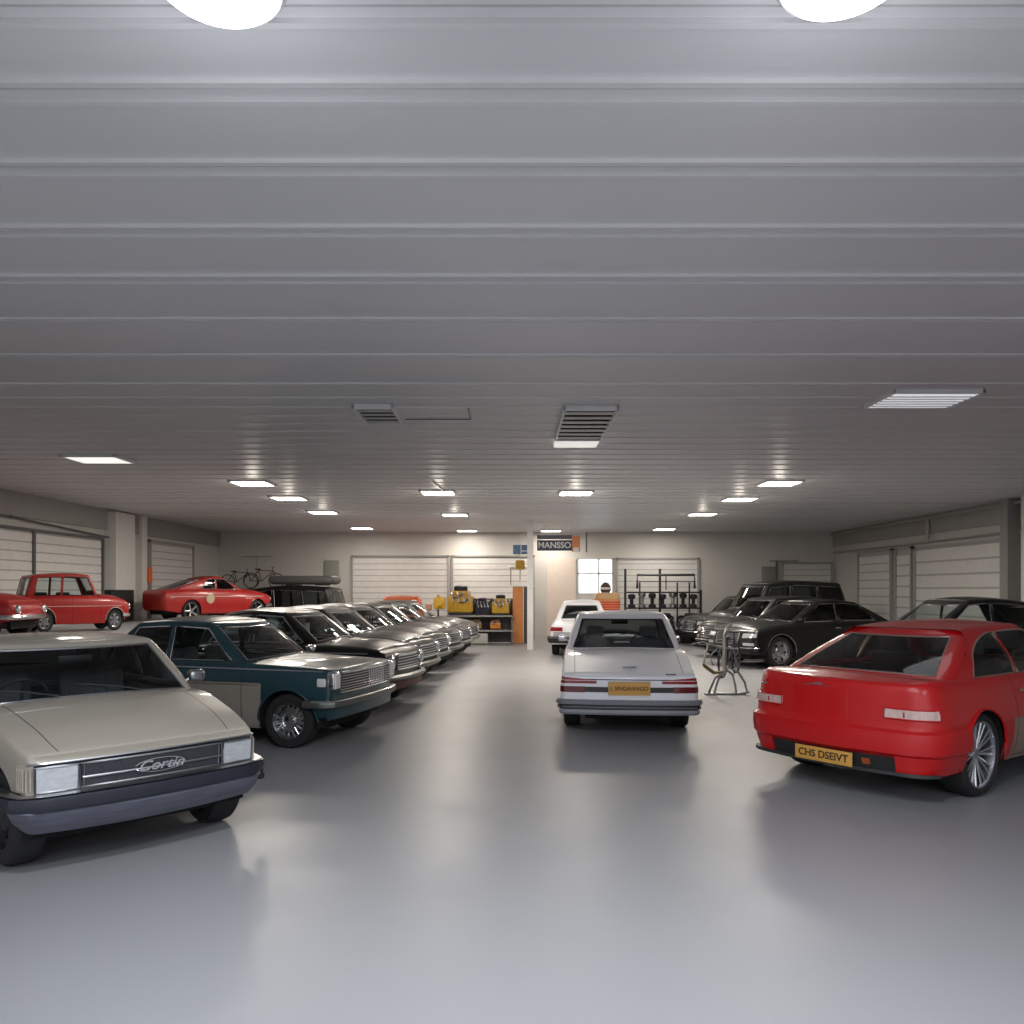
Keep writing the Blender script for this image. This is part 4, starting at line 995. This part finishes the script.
g = MB(); g.tube([(.92,0,-.2),(.92,0,.38)], .02, FRAME, 6); g.tube([(-.5,0,.34),(.92,0,.38)], .012, RIM, 6); g.tube([(-.3,0,.34),(-.3,0,.72)], .008, RIM, 5); g.tube([(.5,0,.36),(.5,0,.72)], .008, RIM, 5); g.build('hanger', s)
s = board('hanging_sign', .26, 23.0, 2.86, .46, .27, mat('sign_blue', (.07,.13,.24), .4), 'small blue hanging sign left of the slim post', 'sign')
g = MB(); g.box((.0,-.035,.0), (.02,.01,.24), WH); g.box((.1,-.035,-.04), (.18,.01,.02), WH); g.build('white_mark', s)
g = MB(); g.tube([(0,0,.1),(0,0,.84)], .008, RIM, 5); g.build('hanger', s)
board('wall_notice', -6.2, YF-.05, 2.35, .50, .75, mat('notice_green', (.33,.34,.30), .6), 'grey-green notice board on the far wall above the black wagon', 'notice board')
board('wall_notice', 8.85, YF-.05, 2.2, .50, .62, mat('notice_grey', (.30,.30,.29), .6), 'grey notice board on the far wall above the right row', 'notice board')
r = empty('wall_bracket', (9.3, YF-.25, 2.4), label='T shaped bracket on the far wall above the right row', cat='bracket')
g = MB(); g.tube([(-.5,0,.3),(.5,0,.3)], .03, PIPE, 6); g.tube([(-.25,0,.3),(-.25,0,-.5)], .04, FRAME, 6); g.tube([(0,0,.3),(0,.25,.3)], .03, PIPE, 6); g.build('bracket_arm', r)
r = empty('wall_bracket', (-8.75, YF-.2, 2.85), label='thin T shaped bracket on the far wall above the red fastback', cat='bracket')
g = MB(); g.tube([(-.5,0,0),(.5,0,0)], .02, PIPE, 6); g.tube([(0,0,0),(0,0,-.7)], .015, PIPE, 6); g.tube([(0,0,0),(0,.2,0)], .02, PIPE, 6); g.build('bracket_arm', r)
g = MB(); g.rbox((0,0,0), (.14,.24,.42), mat('orange_box', (.85,.16,.03), .5), .02); o = g.build('call_box', loc=(XL+.07+.05, 22.05, 2.12)); tag(o, 'small bright orange box on the left wall beside the white column', 'box')
# metal floor stand between the white sedan and the black row
ST = mat('stand_steel', (.55,.53,.48), .35, .8)
r = empty('floor_stand', (3.45, 12.95, 0), label='chromed tubular floor stand with curved legs between white sedan and red coupe', cat='stand')
g = MB(); g.rbox((0,0,.02), (.68,.05,.03), DCHROME, .01); g.tube([(.22,-.05,.03),(.36,-.08,.05),(.40,.02,.05),(.30,.05,.03)], .012, DCHROME, 6); g.build('base_bar', r)
g = MB(); g.tube([(-.0,0,.36),(-.01,0,.5),(-.01,0,.95),(.02,0,1.08),(.10,0,1.15)], [.036,.034,.03,.026,.02], ST, 8); g.build('post', r)
for pts in ([(.0,0,.42),(.12,.0,.33),(.17,.02,.15),(.18,.0,.03)], [(.04,0,.46),(.22,.0,.36),(.32,.0,.2),(.36,.0,.03)], [(-.02,0,.36),(-.10,-.02,.3),(-.14,.0,.15),(-.17,.0,.03)], [(-.02,0,.36),(-.16,.0,.28),(-.22,.03,.12),(-.26,.03,.03)]):
    g = MB(); g.tube(pts, .019, DCHROME, 6); g.build('leg', r)
g = MB(); g.tube([(-.02,0,.38),(-.18,0,.36),(-.32,0,.46),(-.36,0,.50)], [.02,.03,.03,.02], mat('brass_pedal', (.30,.25,.12), .4, .6), 8); g.build('pedal_arm', r)
g = MB(); g.tube([(-.55,0,.82),(-.35,0,.86),(-.12,0,.78),(.0,0,.76),(.22,0,.75)], .012, ST, 6); g.tube([(-.35,0,.5),(-.33,0,.62),(-.28,0,.8)], .014, ST, 6); g.tube([(-.2,0,.48),(-.24,0,.64),(-.1,0,.78)], .012, DCHROME, 6); g.build('handle', r)
# machines at the end of the dark row
YEL = mat('engine_yellow', (.62,.38,.03), .45); ORG = mat('engine_orange', (.68,.26,.03), .45); DK = mat('engine_dark', (.035,.03,.045), .5, .3); PUR = mat('hose_purple', (.06,.05,.13), .5)
def engine(name, x, y, z, sc_, label, body, seed, group=None):
    rd = random.Random(seed); r = empty(name, (x, y, z), label=label, cat='engine', group=group)
    g = MB(); g.rbox((0,0,.24*sc_), (.55*sc_,.4*sc_,.36*sc_), body, .04*sc_); g.rbox((0,0,.46*sc_), (.42*sc_,.34*sc_,.14*sc_), body, .03*sc_)
    for k in range(6): g.rbox((-.2*sc_+k*.08*sc_, -.2*sc_, .28*sc_), (.03*sc_,.05*sc_,.26*sc_), body, .01)
    g.build('engine_block', r)
    g = MB()
    for k in range(4): g.tube([(-.18*sc_+k*.12*sc_, -.2*sc_, .5*sc_), (-.18*sc_+k*.12*sc_, -.28*sc_, .45*sc_), (-.14*sc_+k*.12*sc_, -.27*sc_, .3*sc_)], .022*sc_, DCHROME, 6)
    g.build('exhaust_pipes', r)
    g = MB(); Mx = Matrix.Translation((.29*sc_, -.05*sc_, .25*sc_)) @ Matrix.Rotation(PI/2, 4, 'Y'); g.lathe([(.14*sc_,-.02),(.14*sc_,.02),(.10*sc_,.03),(.03*sc_,.04),(.001,.04)], DK, Mx, 18); g.build('pulley', r)
    g = MB(); g.lathe([(.13*sc_,.5*sc_),(.15*sc_,.54*sc_),(.15*sc_,.62*sc_),(.12*sc_,.64*sc_),(.001,.65*sc_)], DK, None, 18); g.build('air_filter', r)
    g = MB()
    for k in range(2): x0_ = rd.uniform(-.2,.0)*sc_; g.tube([(x0_+j*.05*sc_, -.25*sc_-.03*sc_*math.sin(j), (.42-.10*k-.05*j+.015*j*j)*sc_) for j in range(5)], .014*sc_, PUR, 5)
    g.build('hoses', r)
    g = MB(); g.box((0,0,.03*sc_), (.5*sc_,.34*sc_,.06*sc_), DK); g.build('mount', r); return r
r = empty('work_bench', (-1.0, 25.3, 0), label='steel work bench with shelf carrying engines beside the orange pillar', cat='bench')
for zz in (.42, .88): g = MB(); g.rbox((0,0,zz), (2.1,.7,.05), mat('bench_steel', (.33,.33,.33), .4, .5), .01); g.build('shelf' if zz < .5 else 'bench_top', r)
for sx_ in (-1,1):
    for sy_ in (-1,1): g = MB(); g.box((sx_*1.0, sy_*.31, .43), (.06,.06,.86), FRAME); g.build('leg', r)
g = MB(); g.rbox((-.45,-.2,.17), (.9,.3,.32), mat('grey_bin', (.42,.42,.40), .5), .03); o = g.build('storage_bin', loc=(-.75,25.25,.012)); tag(o, 'low grey bin on the floor under the work bench', 'bin')
engine('engine', -1.62, 25.3, .906, 1.45, 'yellow engine on the bench, nearest the dark car row', YEL, 1, 'engines on the work bench')
engine('engine', -.93, 25.3, .906, .85, 'small dark engine in the middle of the bench top', DK, 2, 'engines on the work bench')
engine('engine', -.36, 25.3, .906, 1.0, 'low yellow engine on the bench top nearest the orange pillar', YEL, 3, 'engines on the work bench')
engine('engine', -.52, 25.3, .446, .60, 'orange engine on the lower shelf of the work bench', ORG, 4, 'engines on the work bench')
engine('engine', -1.75, 25.3, .446, .60, 'dark engine on the lower shelf below the large yellow engine', DK, 5, 'engines on the work bench')
engine('engine', -1.12, 25.3, .446, .60, 'dull yellow engine on the lower shelf between a dark and an orange one', mat('engine_ochre', (.35,.22,.05), .5), 7, 'engines on the work bench')
g = MB(); g.box((-1.0, 25.72, .72), (2.1, .04, 1.40), mat('pegboard', (.10,.09,.10), .7)); pb_ = g.build('tool_board'); tag(pb_, 'dark tool board standing behind the engines on the bench', 'board')
rd = random.Random(4)
for k in range(9):
    g = MB(); hh_ = rd.uniform(.12,.22); g.rbox((0,0,0), (.05,.025,hh_), [DCHROME,FRAME,PUR,ORG][k%4], .008); g.rbox((0,0,hh_/2), (.11,.03,.05), [DCHROME,RIM][k%2], .01)
    o = g.build('hand_tool', loc=(-1.92+k*.23, 25.68, 1.28)); tag(o, 'small hand tool hanging on the dark tool board behind the engines', 'tool', 'hand tools on the tool board')
g = MB(); g.tube([(-.0,0,0),(0,0,1.55)], .03, DK, 8); g.tube([(0,0,1.5),(.2,-.1,1.35),(.05,-.2,1.2)], .05, YEL, 8); g.rbox((.05,-.05,1.30), (.36,.2,.36), YEL, .05); g.rbox((0,0,.04), (.5,.5,.08), DK, .02); g.rbox((-.28,-.05,1.18), (.2,.2,.2), mat('pinkish_part', (.5,.28,.2), .5), .05)
o = g.build('engine_hoist', loc=(-2.25, 24.4, 0)); tag(o, 'yellow engine hoist head on a dark post behind the dark row', 'hoist')
g = MB(); g.rbox((0,0,0), (.30,.2,.3), YEL, .04); g.tube([(0,0,-.15),(0,0,.35)], .02, RIM, 6); g.tube([(-.35,0,-.1),(.25,0,-.1)], .03, RIM, 6); g.tube([(-.3,0,-.1),(-.3,0,-.65)], .015, FRAME, 5)
g.tube([(0,0,-.15),(0,0,-.55)], .025, RIM, 6)
o = g.build('light_tower', loc=(.26, 25.6, 2.50)); tag(o, 'yellow and silver equipment head above the orange pillar', 'equipment')
# tall tool rack on the far side of the white sedan
RK = mat('rack_black', (.03,.03,.032), .45, .3)
r = empty('tool_rack', (5.0, 26.5, 0), label='tall black tubular tool rack against the far shutter', cat='rack')
for x in (-1.25, -.1, 1.25): g = MB(); g.box((x,0,1.2 if x < 1.2 else .85), (.07,.07,2.4 if x < 1.2 else 1.7), RK); g.build('upright', r)
g = MB(); g.tube([(-.85,0,1.75),(-.85,0,2.20),(1.05,0,2.20),(1.05,0,1.75)], .045, RK, 6); g.tube([(.1,0,2.2),(.1,0,1.7)], .02, RK, 5); g.tube([(-.85,0,1.98),(1.05,0,1.98)], .015, RK, 5); g.build('top_frame', r)
for x in (-.75, .5, .9): g = MB(); g.box((x,.12,1.0), (.045,.045,1.9), RK); g.build('upright', r)
for zz in (.5, 1.1, 1.62): g = MB(); g.box((0,0,zz), (2.5,.35,.05), RK); g.build('shelf', r)
for k in range(7):
    x = -1.05+k*.34; g = MB(); h_ = .44+.03*((k*5) % 3)
    g.lathe([(.001,0),(.12,0),(.12,.08),(.06,.11),(.06,h_-.18),(.12,h_-.14),(.13,h_-.04),(.07,h_),(.001,h_)], [DK, DCHROME, RK][k % 3], None, 12)
    o = g.build('machine_part', loc=(5.0+x, 26.42, 1.126)); tag(o, 'upright machine part on the tool rack top shelf, %s from the window' % ['first','second','third','fourth','fifth','sixth','last'][k], 'machine part', 'parts on the tool rack')
for k in range(6):  # small rubber-tyred wheels with metal hubs, standing on the rack shelf
    x = -1.0+k*.4; g = MB(); g.lathe([(.10,-.05),(.17,-.05),(.17,.05),(.10,.05),(.10,-.05)], RUBBER, Matrix.Rotation(PI/2, 4, 'X'), 18); g.lathe([(.10,0),(.04,.02),(.001,.02)], DCHROME, Matrix.Rotation(PI/2, 4, 'X'), 18)
    o = g.build('small_wheel', loc=(5.0+x, 26.42, .525+.17)); tag(o, 'small black wheel on the tool rack middle shelf, %s from the window' % ['first','second','third','fourth','fifth','last'][k], 'drum', 'small wheels on the tool rack')
for k, (x, y_) in enumerate(((4.0,25.72),(4.88,25.72),(5.76,25.72))):
    engine('engine', x, y_, 0, 1.5, 'dark engine on the floor before the tool rack, %s' % ['nearest the orange cart','in the middle','nearest the black row'][k], [DK, RK, DK][k], 10+k, 'engines before the tool rack')
# motor scooter and bicycle shapes near the black row, and the loads at the left
def bike(name, x, y, z, rz, label, s=1.0, m=DK):
    r = empty(name, (x, y, z), rz, label=label, cat='bicycle')
    for dx in (-.5, .5):
        g = MB(); g.tube([(dx*s+.3*s*math.cos(a), 0, .3*s+.3*s*math.sin(a)) for a in [k*2*PI/24 for k in range(24)]], .022*s, RUBBER, 6, closed=True); wv = g.build('wheel', r)
        g = MB()
        for k in range(8): a = k*PI/4; g.tube([(dx*s,0,.3*s),(dx*s+.29*s*math.cos(a),0,.3*s+.29*s*math.sin(a))], .004*s, DCHROME, 4)
        g.build('spokes', wv)
    g = MB(); A, B, C_, D = (-.5*s,0,.3*s), (-.1*s,0,.28*s), (-.22*s,0,.72*s), (.38*s,0,.70*s)
    for a, b in ((A,B),(A,C_),(B,C_),(C_,D),(B,D),(D,(.5*s,0,.3*s))): g.tube([a,b], .018*s, m, 6)
    g.build('frame', r); g = MB(); g.tube([(.36*s,-.26*s,.86*s),(.34*s,0,.84*s),(.36*s,.26*s,.86*s)], .014*s, DK, 6); g.tube([(.38*s,0,.7*s),(.34*s,0,.84*s)], .014*s, DK, 6); g.build('handlebar', r)
    g = MB(); g.rbox((-.24*s,0,.76*s), (.24*s,.12*s,.05*s), DK, .02); g.build('saddle', r); return r
bike('bicycle', 4.35, 19.9-3.9, 0, R_(60), 'dark bicycle parked beside the nose of the glossy black fastback', 1.0, DK)
r = empty('roof_box', (-6.75, 24.1, 1.835), R_(172), label='long dark roof box on top of the black wagon', cat='roof box')
g = MB(); g.rbox((-.55,0,.16), (2.0,.8,.26), mat('box_grey', (.12,.12,.12), .4), .12); g.build('lid', r); g = MB(); g.box((-.2,0,.015), (.06,1.1,.03), RK); g.box((-1.1,0,.015), (.06,1.1,.03), RK); g.build('roof_bar', r)
r = empty('flatbed_trailer', (-8.75, 26.4, 0), 0, label='dark trailer carrying bicycles behind the red fastback', cat='trailer')
g = MB(); g.rbox((0,0,1.3), (1.9,1.6,.9), DK, .04); g.build('trailer_bed', r)
for dx in (-.5,.5):
    for sy_ in (-1,1): g = MB(); g.lathe([(.2,-.1),(.38,-.1),(.4,0),(.38,.1),(.2,.1),(.001,.1)], RUBBER, Matrix.Translation((dx, sy_*.7, .40)) @ Matrix.Rotation(PI/2, 4, 'X'), 20); g.build('wheel', r)
g = MB(); g.box((0,0,.62), (1.6,1.2,.5), RK); g.build('chassis', r)
bike('bicycle', -8.9, 26.1, 1.765, R_(10), 'bicycle standing on the dark trailer behind the red fastback, the more upright one', .72, DK)
bike('bicycle', -8.25, 26.6, 1.765, R_(30), 'rusty brown bicycle on the trailer end nearest the black wagon', .82, mat('rust_brown', (.12,.05,.03), .5, .3))
